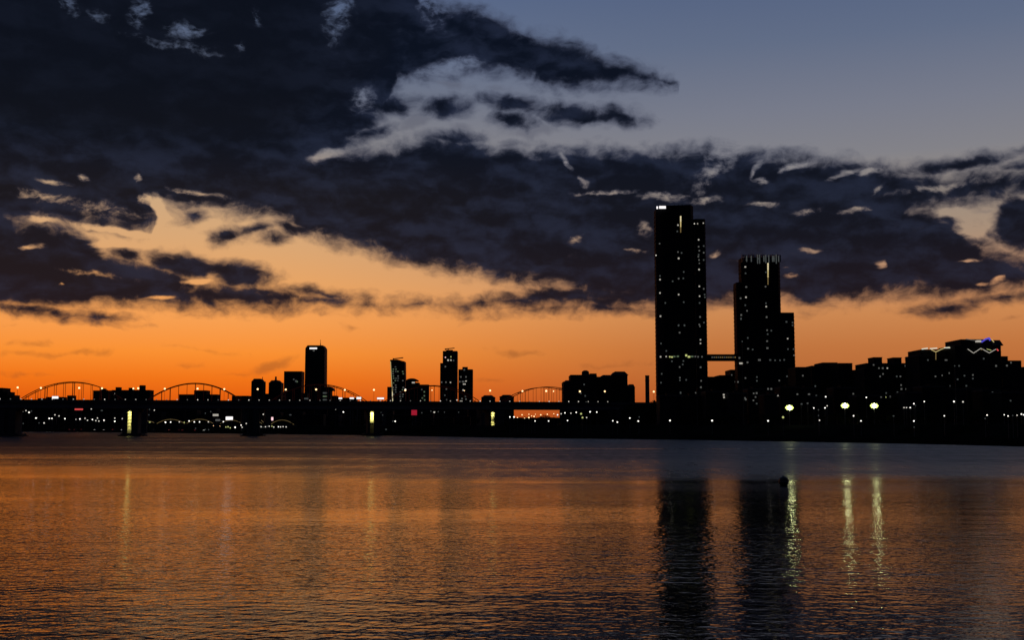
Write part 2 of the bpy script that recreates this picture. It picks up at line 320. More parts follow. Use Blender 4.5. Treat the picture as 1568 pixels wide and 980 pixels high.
# ------------------------------------------------------------------ water, banks, ground
SH = [(-700, 659.4), (-300, 660), (0, 661), (200, 662.5), (370, 664.4), (580, 667), (780, 670.8), (1040, 673.5), (1240, 677), (1400, 680), (1568, 684), (1750, 688)]
def shore(px):
    for (a, ya), (b, yb) in zip(SH, SH[1:]):
        if px <= b or b == SH[-1][0]:
            t = (px - a) / (b - a); y = ya + (yb - ya) * t
            return EYE * F / max(y - HOR, 3.5)
def gz(off):
    pts = [(-8, -2.5), (0, 0.0), (3, 1.2), (14, 2.4), (48, 2.8), (75, 7.2), (150, 7.8), (400, 8.2), (30000, 9)]
    for (a, za), (b, zb) in zip(pts, pts[1:]):
        if off <= b: return za + (zb - za) * max(0, (off - a) / (b - a))
    return 9
def bank():
    rows = []
    pxs = [-700 + i * 25 for i in range(99)]
    brs = [(math.atan2(px - 784, F), shore(px) / math.cos(math.atan2(px - 784, F)), px) for px in pxs]
    left = [(R_(-95) + (brs[0][0] - R_(-95)) * i / 12, 0, 0) for i in range(12)]
    left = [(b, brs[0][1] * (1 + .15 * (12 - i) / 12), 0) for i, (b, _, _) in enumerate(left)]
    rt = [(brs[-1][0] + (R_(110) - brs[-1][0]) * i / 16, brs[-1][1] * (1 + .0 * i), 0) for i in range(1, 17)]
    rnd = random.Random(3)
    bs = left + brs + rt
    offs = [-8, 0, 1.5, 3, 8, 14, 30, 48, 56, 64, 75, 110, 150, 260, 400, 900, 2500, 9000, 28000]
    mb = MB(); n = len(offs)
    for b, r, _ in bs:
        j = rnd.uniform(-1.5, 1.5)
        for o in offs:
            q = r + o + (j if o < 60 else 0); mb.v.append((math.sin(b) * q, math.cos(b) * q, gz(o) + (rnd.uniform(-.25, .25) if 1 < o < 400 else 0)))
    for i in range(len(bs) - 1):
        for k in range(n - 1):
            a = i * n + k; mb.f.append((a, a + 1, a + n + 1, a + n))
    o = mb.build('river_bank', mat('bank_grass_and_soil', (.010, .011, .008), 1.0, var=.5, scale=.06, spec=0.0), smooth=True); o['kind'] = 'structure'
bank()
g = MB(); N = 64
g.v = [(0, 0, -3.0)] + [(30000 * math.cos(2 * pi * i / N), 30000 * math.sin(2 * pi * i / N), -3.0) for i in range(N)]
g.f = [(0, 1 + i, 1 + (i + 1) % N) for i in range(N)]
o = g.build('ground', mat('river_bed', (.05, .045, .04), .95)); o['kind'] = 'structure'
nb = MB().prism([(-400, -400), (400, -400), (400, -9), (-400, -9)], -2.9, 3.6, top=[(-400, -400), (400, -400), (400, -14), (-400, -14)])
o = nb.build('near_bank', mat('near_bank_paving', (.2, .2, .19), .9)); o['kind'] = 'structure'

def water_mat():
    m = bpy.data.materials.new('river_water'); m.use_nodes = True; t = m.node_tree; b = t.nodes['Principled BSDF']; b.inputs['Specular IOR Level'].default_value = .4
    L = t.links.new
    def N(tp, **k):
        n = t.nodes.new(tp)
        for a, v in k.items(): setattr(n, a, v)
        return n
    def mth(op, a, c=None, d=None, clamp=False):
        n = N('ShaderNodeMath', operation=op, use_clamp=clamp)
        for i, v in enumerate((a, c, d)):
            if v is None: continue
            if isinstance(v, bpy.types.NodeSocket): L(v, n.inputs[i])
            else: n.inputs[i].default_value = v
        return n.outputs[0]
    def noise(sc, scale, det, rough, rot=0):
        mp = N('ShaderNodeMapping'); L(tc.outputs['Object'], mp.inputs[0]); mp.inputs[3].default_value = (*sc, 1); mp.inputs[2].default_value = (0, 0, R_(rot))
        n = N('ShaderNodeTexNoise', noise_dimensions='2D'); L(mp.outputs[0], n.inputs['Vector']); n.inputs['Scale'].default_value = scale; n.inputs['Detail'].default_value = det; n.inputs['Roughness'].default_value = rough
        return n.outputs[0]
    def rng(v, a, c, lo, hi):
        n = N('ShaderNodeMapRange', interpolation_type='SMOOTHSTEP'); L(v, n.inputs[0])
        for i, x in enumerate((a, c, lo, hi)): n.inputs[i + 1].default_value = x
        return n.outputs[0]
    tc = N('ShaderNodeTexCoord')
    sp = N('ShaderNodeSeparateXYZ'); L(tc.outputs['Object'], sp.inputs[0])
    gust = noise((.5, 1), 1 / 55, 4, .6, 4)                     # wind patches
    gust2 = noise((.12, 1), 1 / 26, 4, .62, -3)
    edge = mth('ADD', mth('MULTIPLY_ADD', gust, 170, sp.outputs[1]), mth('MULTIPLY_ADD', gust2, 70, mth('MULTIPLY', sp.outputs[0], .55)))
    wind = mth('MULTIPLY', rng(edge, 165, 400, 0.0, 1.0), rng(gust2, .30, .48, .55, 1.0))
    swell = noise((.30, 1.0), .30, 2, .5, 3)
    chop = noise((.42, 1.0), 1.15, 2, .5, -4)
    chop2 = noise((.85, 1.0), 2.1, 2, .5, 7)
    rip = noise((.8, 1.0), 7.0, 2, .6, 12)
    h = mth('ADD', mth('MULTIPLY', swell, .10), mth('ADD', mth('MULTIPLY', chop, .045), mth('ADD', mth('MULTIPLY', chop2, .055), mth('MULTIPLY', rip, .007))))
    calm = rng(noise((.25, 1), 1 / 22, 2, .5, 2), .35, .65, .55, 1.15)
    bp = N('ShaderNodeBump'); L(h, bp.inputs['Height']); bp.inputs['Distance'].default_value = 1.0
    L(mth('MULTIPLY', calm, .55), bp.inputs['Strength'])
    L(bp.outputs[0], b.inputs['Normal'])
    grain = noise((.45, .10), 1.0, 3, .6, 0)
    L(mth('ADD', mth('MULTIPLY', wind, mth('MULTIPLY_ADD', grain, .34, .21)), .045), b.inputs['Roughness'])
    b.inputs['Base Color'].default_value = (.004, .006, .009, 1); b.inputs['IOR'].default_value = 1.333
    return m
wb = MB(); rr = [1, 6, 15, 30, 60, 120, 240, 480, 900, 1500, 2600]; bb = [R_(-110 + i * 5) for i in range(45)]
for b in bb:
    for r in rr: wb.v.append((math.sin(b) * r, math.cos(b) * r - 12, 0))
for i in range(len(bb) - 1):
    for k in range(len(rr) - 1):
        a = i * len(rr) + k; wb.f.append((a, a + 1, a + len(rr) + 1, a + len(rr)))
o = wb.build('river_water', water_mat()); o['kind'] = 'structure'

# ------------------------------------------------------------------ buildings
BL = []                                        # (root, x0px, x1px, ytop, depth) for putting the lit windows on the wall they belong to
def wall_mesh(mb, x0, x1, y0, y1, z0, z1, fl, bay):
    mb.box(x0, x1, y0, y1, z0, z1)
    nf = max(1, min(60, int((z1 - z0) / fl)))
    for i in range(1, nf + 1):
        z = z0 + i * (z1 - z0) / (nf + .35); mb.box(x0 - .22, x1 + .22, y0 - .3, y1 + .3, z - .28, z + .02)
    nbay = max(1, min(30, int((x1 - x0) / bay)))
    for i in range(nbay + 1):
        x = x0 + .25 + i * (x1 - x0 - .5) / nbay; mb.box(x - .2, x + .2, y0 - .17, y0 + .1, z0, z1 - .1)
def building(name, label, cat, secs, Y, th, m='block', group=None, floor=3.2, bay=5.0, base=None, tops=(), parapet=.9, setback=True):
    xs = [P(s[0], s[2], Y)[0] for s in secs] + [P(s[1], s[2], Y)[0] for s in secs]
    base = 6.5 if base is None else base
    root = thing(name, label, cat, ((min(xs) + max(xs)) / 2, Y + th / 2, base), group)
    mains = sorted(secs, key=lambda s: s[2])
    for i, s in enumerate(secs):
        x0, _, z1 = P(s[0], s[2], Y); x1 = P(s[1], s[2], Y)[0]
        yy = Y + (.9 * i if setback else 0); y2 = Y + th - .7 * i
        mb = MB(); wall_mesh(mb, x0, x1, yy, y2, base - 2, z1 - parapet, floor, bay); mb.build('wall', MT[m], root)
        rp = MB(); w = .4
        rp.box(x0 - .3, x1 + .3, yy - .4, y2 + .4, z1 - parapet + .03, z1 - parapet + .35)
        rp.box(x0, x1, yy, yy + w, z1 - parapet + .3, z1); rp.box(x0, x1, y2 - w, y2, z1 - parapet + .3, z1)
        rp.box(x0, x0 + w, yy + w, y2 - w, z1 - parapet + .3, z1); rp.box(x1 - w, x1, yy + w, y2 - w, z1 - parapet + .3, z1)
        rp.build('parapet', MT['roof'], root)
        BL.append((root, s[0], s[1], s[2], yy))
    for t in tops:
        kind, a, b, yt = t[:4]
        x0, _, zt = P(a, yt, Y + 3); x1 = P(b, yt, Y + 3)[0]
        ztop = [P(0, s[2], Y)[2] for s in secs if s[0] - .5 <= (a + b) / 2 <= s[1] + .5]
        zb = (min(ztop) if ztop else zt - 6) - parapet
        mb = MB()
        if kind == 'box':
            mb.box(x0, x1, Y + 3, Y + th * .6, zb, zt - .4); mb.box(x0 - .25, x1 + .25, Y + 2.7, Y + th * .6 + .3, zt - .42, zt)
            mb.build('lift_housing', MT[m], root)
        elif kind == 'tank':
            r = (x1 - x0) / 2; mb.lathe([(r * .9, zb), (r, zb + .5), (r, zt - r * .5), (r * .8, zt - r * .2), (r * .4, zt)], (x0 + x1) / 2, Y + 3 + r, 14); mb.build('water_tank', MT[m], root, smooth=False)
        elif kind == 'mast':
            xm = (x0 + x1) / 2; mb.bar((xm, Y + th / 2, zb), (xm, Y + th / 2, zt), max(.5, (x1 - x0))); mb.bar((xm, Y + th / 2, zb), (xm, Y + th / 2, zb + (zt - zb) * .5), max(.9, (x1 - x0) * 1.6)); mb.build('antenna', MT['steel'], root)
        elif kind == 'crane':
            xm = x0 + (x1 - x0) * .35; mb.bar((xm, Y + 6, zb), (xm, Y + 6, zt - .5), 2.2); mb.bar((x0, Y + 6, zt - (.5 if len(t) < 5 else t[4])), (x1, Y + 6, zt), 2.4); mb.box(x0, x0 + 3, Y + 4.6, Y + 7.4, zt - 5, zt - 1.5); mb.build('roof_crane', MT['red'], root)
        elif kind == 'dome':
            n = 12; pr = [(x0 + (x1 - x0) * (.5 - .5 * math.cos(pi * i / n)), zb + (zt - zb) * math.sin(pi * i / n)) for i in range(n + 1)]
            mb.front(pr, Y + 1, Y + th - 1); mb.build('roof', MT[m], root)
        elif kind == 'hip':
            dx = (x1 - x0) * .22; mb.prism([(x0, Y + .4), (x1, Y + .4), (x1, Y + th - .4), (x0, Y + th - .4)], zb, zt, top=[(x0 + dx, Y + 2), (x1 - dx, Y + 2), (x1 - dx, Y + th - 2), (x0 + dx, Y + th - 2)]); mb.build('roof', MT['roof'], root)
    return root
def strip(root, pts, Y, key, w=.8, name='light_strip'):       # a lit line running along the front of a building
    q = [P(x, y, Y) for x, y in pts]
    return MB().path(q, w, w).build(name, GW[key], root)
def panel(root, x0, x1, y0, y1, Y, key, name='lit_sign'):
    a = P(x0, y0, Y); b = P(x1, y1, Y)
    return MB().box(a[0], b[0], Y - .3, Y + .3, b[2], a[2]).build(name, GW[key], root)

# the two tall towers and their skybridge
YA = 980
ta = thing('residential_tower', 'tallest black tower with a white lit sign at its stepped top corner', 'tower', (P(1044, 330, YA)[0], YA + 20, 7))
def shaft(root, x0p, x1p, tops, Y, y0, y1, base, cham, m='tower', fl=3.6):
    x0 = P(x0p, tops[0][1], Y)[0]; x1 = P(x1p, tops[-1][1], Y)[0]
    plan = [(x0, y0 + cham), (x0 + cham, y0), (x1 - cham * .6, y0), (x1, y0 + cham), (x1, y1 - cham), (x1 - cham, y1), (x0 + cham, y1), (x0, y1 - cham)]
    zz = [P(px, py, Y)[2] for px, py in tops]
    def zt(x):
        for (pa, ya), (pb, yb) in zip(tops, tops[1:]):
            a = P(pa, ya, Y); b = P(pb, yb, Y)
            if x <= b[0] + .01: return a[2] + (b[2] - a[2]) * max(0, min(1, (x - a[0]) / (b[0] - a[0])))
        return zz[-1]
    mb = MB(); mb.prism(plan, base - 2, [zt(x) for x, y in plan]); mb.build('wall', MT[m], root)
    fb = MB(); zmin = min(zt(x) for x, y in plan); cx = (x0 + x1) / 2; cy = (y0 + y1) / 2
    big = [(cx + (x - cx) * (1 + .35 / (x1 - x0) * 2), cy + (y - cy) * (1 + .35 / (y1 - y0) * 2)) for x, y in plan]
    z = base + fl
    while z < zmin - 3: fb.prism(big, z - .35, z); z += fl
    fb.build('floor_ledges', MT['slab'] if m != 'tower' else MT['tower'], root)
    vb = MB(); nb = int((x1 - x0) / 4.2)
    for i in range(nb + 1):
        x = x0 + cham + .5 + i * (x1 - x0 - cham * 1.6 - 1) / nb; vb.box(x - .18, x + .18, y0 - .45, y0 + .1, base, zt(x) - .3)
    vb.build('mullions', MT['steel'] if m != 'tower' else MT['tower'], root)
    BL.append((root, x0p, x1p, min(t[1] for t in tops), y0 - .45))
shaft(ta, 1005, 1062.6, [(1005, 318.5), (1012, 315), (1021, 314.2), (1045, 311.6), (1062.6, 314)], YA, YA, YA + 22, 7, 5)
shaft(ta, 1062.9, 1081.6, [(1062.9, 333.6), (1081.6, 333.8)], YA, YA + 4, YA + 20, 7, 2)
panel(ta, 1005.2, 1007.6, 315.8, 319.6, YA - .9, 's'); panel(ta, 1009.4, 1019.5, 315.2, 319.2, YA - .9, 's')
YB = 1000
tb = thing('residential_tower', 'shorter black tower with finned crown joined to the tallest one by a bridge', 'tower', (P(1170, 400, YB)[0], YB + 18, 7))
shaft(tb, 1136, 1195.4, [(1136, 394), (1195.4, 392.5)], YB, YB, YB + 20, 7, 4)
shaft(tb, 1128.4, 1135.8, [(1128.4, 431.6), (1135.8, 431.6)], YB, YB + 3, YB + 18, 7, 1)
shaft(tb, 1195.7, 1217.8, [(1195.7, 478), (1217.8, 478)], YB, YB + 3, YB + 18, 7, 1.6)
cr = MB()
for i in range(24):
    x = 1136.4 + i * 58.6 / 23
    if i in (3, 8, 15): continue
    a = P(x, 389.2 + (i % 3) * .5, YB); cr.box(a[0] - .28, a[0] + .28, YB - .35, YB + 1.4, P(x, 401, YB)[2], a[2])
a = P(1136, 390.8, YB); b = P(1195.4, 390.8, YB)
cr.box(a[0], b[0], YB - .1, YB + .8, a[2] - .5, a[2])
cr.build('crown_fins', MT['steel'], tb)
for zx in (800, 835, 882, 897, 930, 944, 966, 995, 1005, 1022, 1040):
    hh = 5.4 + (zx * 7 % 5) * .7; c = P(980 + zx / 4.9, 395.2, YB - .6); piece('window', 'win_f', GW['f'], tb, (c[0], c[1], c[2] - hh * .1), (.9, .3, hh))  # glowing bars, not windows, added so the crown fins look dimly lit
for px, y0, y1, Y, root in ((1042.3, 330.5, 356, YA, ta), (1176, 402.5, 436, YB, tb)):
    n = 9
    for i in range(n):                           # glowing pieces forming a light strip, its downward fade put into their colours
        f = i / n; yy = y0 + (y1 - y0) * f; kk = ['c', 'c', 'c', 'z', 'z', 'z', 'k', 'k', 'k'][i]
        c = P(px, yy + (y1 - y0) / n / 2, Y - .7); piece('window', 'win_' + kk, GW[kk], root, c, (1.1 * (1 - .35 * f), .5, (y1 - y0) / n * Y / F * .9))
sb = thing('sky_bridge', 'covered bridge joining the two tall towers in mid air', 'bridge', P(1108, 553, 1004))
a = P(1084, 542.6, 1004); b = P(1131.5, 543.4, 1004); z0 = P(1108, 552.4, 1004)[2]
k = MB(); k.box(a[0] - 1, b[0] + 2, 1004, 1012, z0 + 1.0, a[2] - .5); k.build('wall', MT['tower'], sb)
k = MB(); k.box(a[0] - 1, b[0] + 2, 1003.6, 1012.4, a[2] - .5, a[2]); k.build('roof', MT['tower'], sb)
k = MB(); k.box(a[0] - 1, b[0] + 2, 1003.6, 1012.4, z0, z0 + 1.0); k.build('floor_slab', MT['tower'], sb)
for i, kk in enumerate('ddkdkkdkkkfk'): piece('window', 'win_' + kk, GW[kk], sb, P(1090.5 + i * 3.2, 547.2, 1003.8), (1.1, .3, 1.0))

# the far city across the river (from the photograph's outlines)
B = building
B('apartment_block', 'dark block cut off by the picture edge beside the first bridge arch', 'building', [(-40, 4, 594), (4, 11, 600), (11, 19, 605)], 1850, 30, 'block')
B('apartment_block', 'low dark roof carrying a small white lit sign under the first arch', 'building', [(58, 70, 610), (70, 95, 608)], 1870, 22, 'brown')
B('apartment_block', 'small dark cube of a building inside the first arch', 'building', [(103, 110.5, 605.6)], 1870, 18)
B('apartment_block', 'long flat dark block with rooftop huts between the first two arches', 'building', [(142.6, 171, 598), (171, 229, 597.3)], 1900, 24, 'block', tops=[('box', 154, 159, 595), ('box', 177, 183, 593), ('box', 197, 202.5, 594), ('box', 213.6, 220, 590)])
B('apartment_block', 'stepped dark block with raised middle inside the second arch', 'building', [(274, 297, 604), (297, 316, 597.8), (316, 332, 604)], 1800, 24, 'slab')
B('apartment_block', 'low dark block at the foot of the second arch', 'building', [(355, 381, 606.2)], 1800, 22, 'brown')
B('office_tower', 'narrow dark tower with cut corners, the first of a pair', 'tower', [(385, 403, 584)], 2400, 26, 'office', tops=[('hip', 385.2, 402.8, 580), ('mast', 400, 401, 577)])
B('office_tower', 'narrow dark tower topped by a short central mast', 'tower', [(411.5, 430.5, 586)], 2450, 26, 'office', tops=[('hip', 412, 430, 582.5), ('mast', 419.5, 422.5, 576.5)])
B('apartment_block', 'low dark block squeezed between the pair of narrow towers', 'building', [(403, 411.5, 603), (430.5, 435.5, 600)], 2500, 20)
B('office_block', 'broad flat topped office slab beside the tall chamfered tower', 'building', [(435, 462, 568.6)], 2700, 36, 'office', floor=4)
B('apartment_block', 'low dark block at the foot of the chamfered tower', 'building', [(461, 470, 602), (508, 515, 606), (515, 544, 609)], 2300, 30)
# chamfered tall tower with antenna
YC = 3200
tcw = thing('skyscraper', 'tall dark tower with cut top corners and a thin antenna', 'tower', (P(482, 560, YC)[0], YC + 25, 8))
xa, xb = P(465.4, 640, YC)[0], P(496.6, 640, YC)[0]; ua, ub = P(467.5, 536, YC)[0], P(497, 536, YC)[0]
zt, zc = P(482, 528.8, YC)[2], P(482, 533.2, YC)[2]
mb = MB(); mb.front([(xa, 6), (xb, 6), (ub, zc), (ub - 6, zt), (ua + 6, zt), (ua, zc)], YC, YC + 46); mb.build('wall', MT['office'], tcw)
mb = MB()
for i in range(58): z = 12 + i * (zc - 14) / 58; mb.box(ua - .2 + (xa - ua) * (1 - z / zc), ub + .3 + (xb - ub) * (1 - z / zc), YC - .5, YC + 46.5, z, z + .5)
mb.build('floor_ledges', MT['office'], tcw)
mb = MB(); xm = P(489, 520, YC)[0]; mb.bar((xm, YC + 20, zt - 1), (xm, YC + 20, P(489, 519.5, YC)[2]), 1.1); mb.bar((xm, YC + 20, zt - 1), (xm, YC + 20, P(489, 524.5, YC)[2]), 2.2); mb.build('antenna', MT['steel'], tcw)
panel(tcw, 474, 485.4, 532.4, 534.6, YC - 1, 's'); piece('window', 'win_d', GW['d'], tcw, P(480.4, 537, YC - .8), (5, .6, 3.5))
BL.append((tcw, 466, 497, 530, YC - .8))
B('office_block', 'round shouldered low building with a faintly lit face', 'building', [(496, 506, 598)], 2600, 30, 'office', tops=[('dome', 494, 511, 592)])
B('apartment_block', 'sliver of dark building just before the leaning lit tower', 'building', [(593, 598.5, 592.5)], 2500, 25)
# tower with sloping lit edge
YD = 2900
lt = thing('office_tower', 'slanting tower with a bright cream edge and many lit office windows', 'tower', (P(610, 600, YD)[0], YD + 20, 8))
def pt(x, y): q = P(x, y, YD); return (q[0], q[2])
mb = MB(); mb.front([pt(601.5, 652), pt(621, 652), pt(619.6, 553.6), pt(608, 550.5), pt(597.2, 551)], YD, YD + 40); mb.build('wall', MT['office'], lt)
mb = MB()
for i in range(26):
    y = 556 + i * 3.4; l = 597.4 + (601.5 - 597.2) * (y - 551) / 101; mb.box(pt(l - .05, y)[0], pt(620 + (y - 553) * .012, y)[0], YD - .8, YD + 1, pt(0, y)[1] - .4, pt(0, y)[1] + .4)
mb.build('floor_ledges', MT['office'], lt)
strip(lt, [(598, 553.5), (599, 575), (600.6, 600)], YD - 2, 'z', 1.5); strip(lt, [(600.6, 600), (601.2, 615)], YD - 2, 'c', 2.6); strip(lt, [(598.4, 627), (598.2, 636)], YD - 900, 'z', 2.2)
mb = MB(); q = P(602, 549.4, YD); r = P(617, 547.6, YD); mb.bar((q[0], YD + 9, q[2]), (r[0], YD + 9, r[2]), 2.6); mb.bar((P(607, 0, YD)[0], YD + 9, q[2] - 4), (P(607, 0, YD)[0], YD + 9, q[2] + 2), 2.6); mb.build('roof_crane', MT['red'], lt)
BL.append((lt, 600, 620.5, 556, YD - .9))
rw = random.Random(12)
for i in range(15):
    for j in range(5):
        if rw.random() < .50: continue
        kk = rw.choice('dgggfffd'); piece('window', 'win_' + kk, GW[kk], lt, P(602.2 + j * 3.7 + rw.uniform(-.5, .5), 562 + i * 3.5, YD - 1), (3.6, .6, 2.6))
B('office_block', 'dark building with a curved roof sloping down beside the slanting tower', 'building', [(621.6, 634, 583), (634, 641, 586), (641, 646, 590)], 2700, 40, 'office', tops=[('dome', 621.6, 640, 579.5)])
B('office_block', 'small flat block with faint green windows by the curved roof', 'building', [(643, 656, 589)], 2600, 30, 'office')
B('office_tower', 'tall slim tower with a red crane on its roof', 'tower', [(678, 700, 537.5), (674, 678, 556)], 2900, 42, 'office', floor=4, tops=[('crane', 681, 696, 533, 2.5), ('box', 683, 693, 536)])
B('office_tower', 'shorter lit tower standing right beside the tower with the red crane', 'tower', [(702, 723.6, 565.6)], 2850, 40, 'office', floor=4, tops=[('box', 708, 716, 562)])
B('apartment_block', 'squat dark block with cut corners where the fourth arch lands', 'building', [(737, 758, 608)], 1600, 24, 'block', tops=[('hip', 737, 758, 605.4)])
B('apartment_block', 'squat dark block where the fifth arch begins', 'building', [(765, 787, 607)], 1550, 24, 'block', tops=[('hip', 765.5, 786, 604.8)])
B('apartment_block', 'stepped dark block with a rounded rooftop tank before the last arch', 'building', [(862.6, 873.5, 584.5), (873.5, 914, 574)], 960, 30, 'block', tops=[('tank', 891, 902.5, 567), ('box', 904, 913.4, 572), ('hip', 864, 873, 582.6)])
B('apartment_block', 'broad dark block with cut roof corner beside the lone chimney', 'building', [(914, 937.6, 577), (937.6, 961, 573), (961, 972.5, 592)], 985, 30, 'block', tops=[('hip', 919, 938, 574.4), ('hip', 936, 962, 569), ('hip', 961.5, 972, 588.6)])
ch = thing('chimney', 'lone slim chimney standing against the orange sky left of the tallest tower', 'chimney', P(991, 640, 900))
mb = MB(); c = P(991, 575, 900); r = 3.1 * 900 / F; mb.lathe([(r * 1.12, 6), (r * 1.02, c[2] * .6), (r, c[2] - .8), (r * 1.1, c[2] - .8), (r * 1.1, c[2])], c[0], 900, 18); mb.build('stack', MT['conc'], ch, smooth=False)
mb = MB(); mb.lathe([(r * 1.16, c[2] - 4.4), (r * 1.16, c[2] - 3.8)], c[0], 900, 18); mb.build('ring', MT['steel'], ch)
# the right-hand quarter, near the towers
B('apartment_block', 'low dark block filling the gap beneath the sky bridge', 'building', [(1083, 1102, 577), (1102, 1119, 574.5), (1119, 1132, 566)], 1060, 30, 'brown')
B('apartment_block', 'low dark block just beyond the shorter tall tower', 'building', [(1218, 1241, 562)], 860, 24, 'block')
B('apartment_block', 'dark slab with two level roof beside the low block', 'building', [(1243, 1260, 560), (1260, 1283, 555)], 880, 26, 'slab')
B('apartment_block', 'dark flat slab ending in a lower step', 'building', [(1284, 1305, 556), (1305, 1316, 566.6)], 850, 26, 'block')
B('apartment_block', 'narrow low block in the dip of the skyline', 'building', [(1315, 1324, 573)], 900, 22, 'brown')
B('apartment_block', 'wide dark block carrying two square rooftop huts', 'building', [(1323, 1327, 564), (1327, 1398, 556), (1398, 1407, 558.5)], 820, 28, 'block', tops=[('box', 1338, 1350.6, 547), ('box', 1368, 1380.4, 547.4)])
nb_ = B('apartment_block', 'dark block with warm light strips along its roof edge', 'building', [(1407, 1411, 543), (1411, 1462, 535)], 790, 28, 'block')
strip(nb_, [(1411.5, 534.6), (1420.6, 533.4)], 789, 'q', .75); strip(nb_, [(1424, 534), (1435, 533.2)], 789, 'q', .7); strip(nb_, [(1426, 535.5), (1433, 539), (1440, 535.5), (1447, 532.6), (1454, 531.6), (1461, 532.8), (1461.6, 538)], 789, 'z', .5); strip(nb_, [(1446, 532.6), (1460, 532.4)], 788.6, 'q', .7); strip(nb_, [(1433, 540), (1433, 551)], 789, 'k', .6)
zb = B('apartment_block', 'tallest apartment block with a zigzag of white neon under its roof', 'building', [(1462, 1472, 529), (1472, 1518.5, 519.4), (1518.5, 1534, 527)], 780, 30, 'block', tops=[('hip', 1516, 1534, 521)])
strip(zb, [(1481.8, 534.6), (1490.8, 540.8), (1502, 533.4), (1515, 540.6), (1525, 534.8)], 778.4, 'w', .45); strip(zb, [(1526.2, 534.6), (1528.8, 537.2)], 778.3, 'r', .9, 'red_beacon')
strip(zb, [(1479, 519.2), (1495, 521.6)], 778.6, 'd', .5); panel(zb, 1493.6, 1502.4, 521, 524.2, 779.4, 'w', 'light_strip'); strip(zb, [(1503, 523.8), (1509, 519.6), (1515, 517.6), (1516, 521.8)], 778.8, 'b', 1.1, 'blue_neon'); strip(zb, [(1518, 519.4), (1522, 524)], 778.8, 'z', .6)
strip(zb, [(1502, 535.6), (1506, 534.6)], 778.3, 'k', .5); strip(zb, [(1511, 534.5), (1518, 536.6)], 778.3, 'y', .4)
B('apartment_block', 'dark block stepping down at the end of the row', 'building', [(1534, 1543, 545.5), (1543, 1564.5, 552)], 800, 28, 'slab')
B('apartment_block', 'last lower dark block cut off by the picture edge', 'building', [(1564.5, 1640, 562)], 820, 28, 'block')
# front row of low blocks behind the riverside trees
rl = random.Random(5); x = 1010
k = 0
while x < 1600:
    w = rl.uniform(20, 44); yt = rl.uniform(590, 607) if x > 1130 else rl.uniform(600, 612)
    if x < 1090: yt = rl.uniform(598, 607)
    B('low_rise_block', 'low dark housing block behind the riverside trees below the towers', 'building', [(x, x + w - 1.5, yt)], rl.uniform(650, 700), 16, rl.choice(['block', 'brown', 'slab']), group='low housing blocks behind the riverside trees', tops=[('box', x + w * .3, x + w * .5, yt - 3)]); x += w
# mass of low houses behind the bridge across the river
for row, (Yr, ylo, yhi) in enumerate(((2000, 615, 623), (1500, 628, 640))):
    x = -60
    while x < 862:
        w = rl.uniform(13, 34); yt = rl.uniform(ylo, yhi)
        if x + w > 786: yt = rl.uniform(638.5, 641)
        Y = max(Yr * (1 if x < 420 else (1 - .25 * (x - 420) / 440)), shore(x) + 150) + rl.uniform(0, 80)
        B('low_rise_block', 'low dark city building behind the road bridge across the river', 'building', [(x, x + w - .6, yt)], Y, 20, rl.choice(['block', 'brown', 'slab']), group='low city buildings behind the road bridge', bay=7); x += w
x = 858
while x < 1010:
    w = rl.uniform(14, 26); B('low_rise_block', 'low dark building at the foot of the lone chimney', 'building', [(x, x + w, rl.uniform(619, 625))], 880 + rl.uniform(0, 20), 16, 'block', group='low buildings around the chimney'); x += w

# ------------------------------------------------------------------ road bridge in front, with lamps
def bpt(px): d = 780 + 80 * px / 860.0; return ((px - 784) / F * d, d)       # the bridge line on the water
# straight line through its two ends
(ax, ay), (bx, by) = bpt(0), bpt(1010)
def on_line(px):
    s = (px - 784) / F                            # bearing of the sight line; meet the straight bridge line
    dx, dy = bx - ax, by - ay; t = (s * ay - ax) / (dx - s * dy); return (ax + dx * t, ay + dy * t)
DIR = math.atan2(by - ay, bx - ax); ex, ey = math.cos(DIR), math.sin(DIR); nx, ny = -ey, ex
ZD = 24.5
rb = thing('road_bridge', 'long dark road bridge on concrete piers crossing the river in front of the city', 'bridge', (*on_line(420), 0))
p0, p1 = on_line(-260), on_line(1040)
def slab(mb, a, b, w0, w1, z0, z1):
    mb.prism([(a[0] + nx * w0, a[1] + ny * w0), (b[0] + nx * w0, b[1] + ny * w0), (b[0] + nx * w1, b[1] + ny * w1), (a[0] + nx * w1, a[1] + ny * w1)], z0, z1)
mb = MB(); slab(mb, p0, p1, 0, 26, ZD - 1.6, ZD - .3); mb.build('deck', MT['conc'], rb)
mb = MB(); slab(mb, p0, p1, 2.2, 5.2, ZD - 5.0, ZD - 1.61); slab(mb, p0, p1, 20.8, 23.8, ZD - 5.0, ZD - 1.61); mb.build('girder', MT['steel'], rb)
for w in (0.1, 25.6):
    mb = MB(); slab(mb, p0, p1, w, w + .3, ZD - .29, ZD + .75); mb.build('parapet', MT['conc'], rb)
PIERS = [(15, 0), (203, 1), (389, 0), (574, 2), (759, 1), (-173, 0), (944, 0)]
spot_n = 0
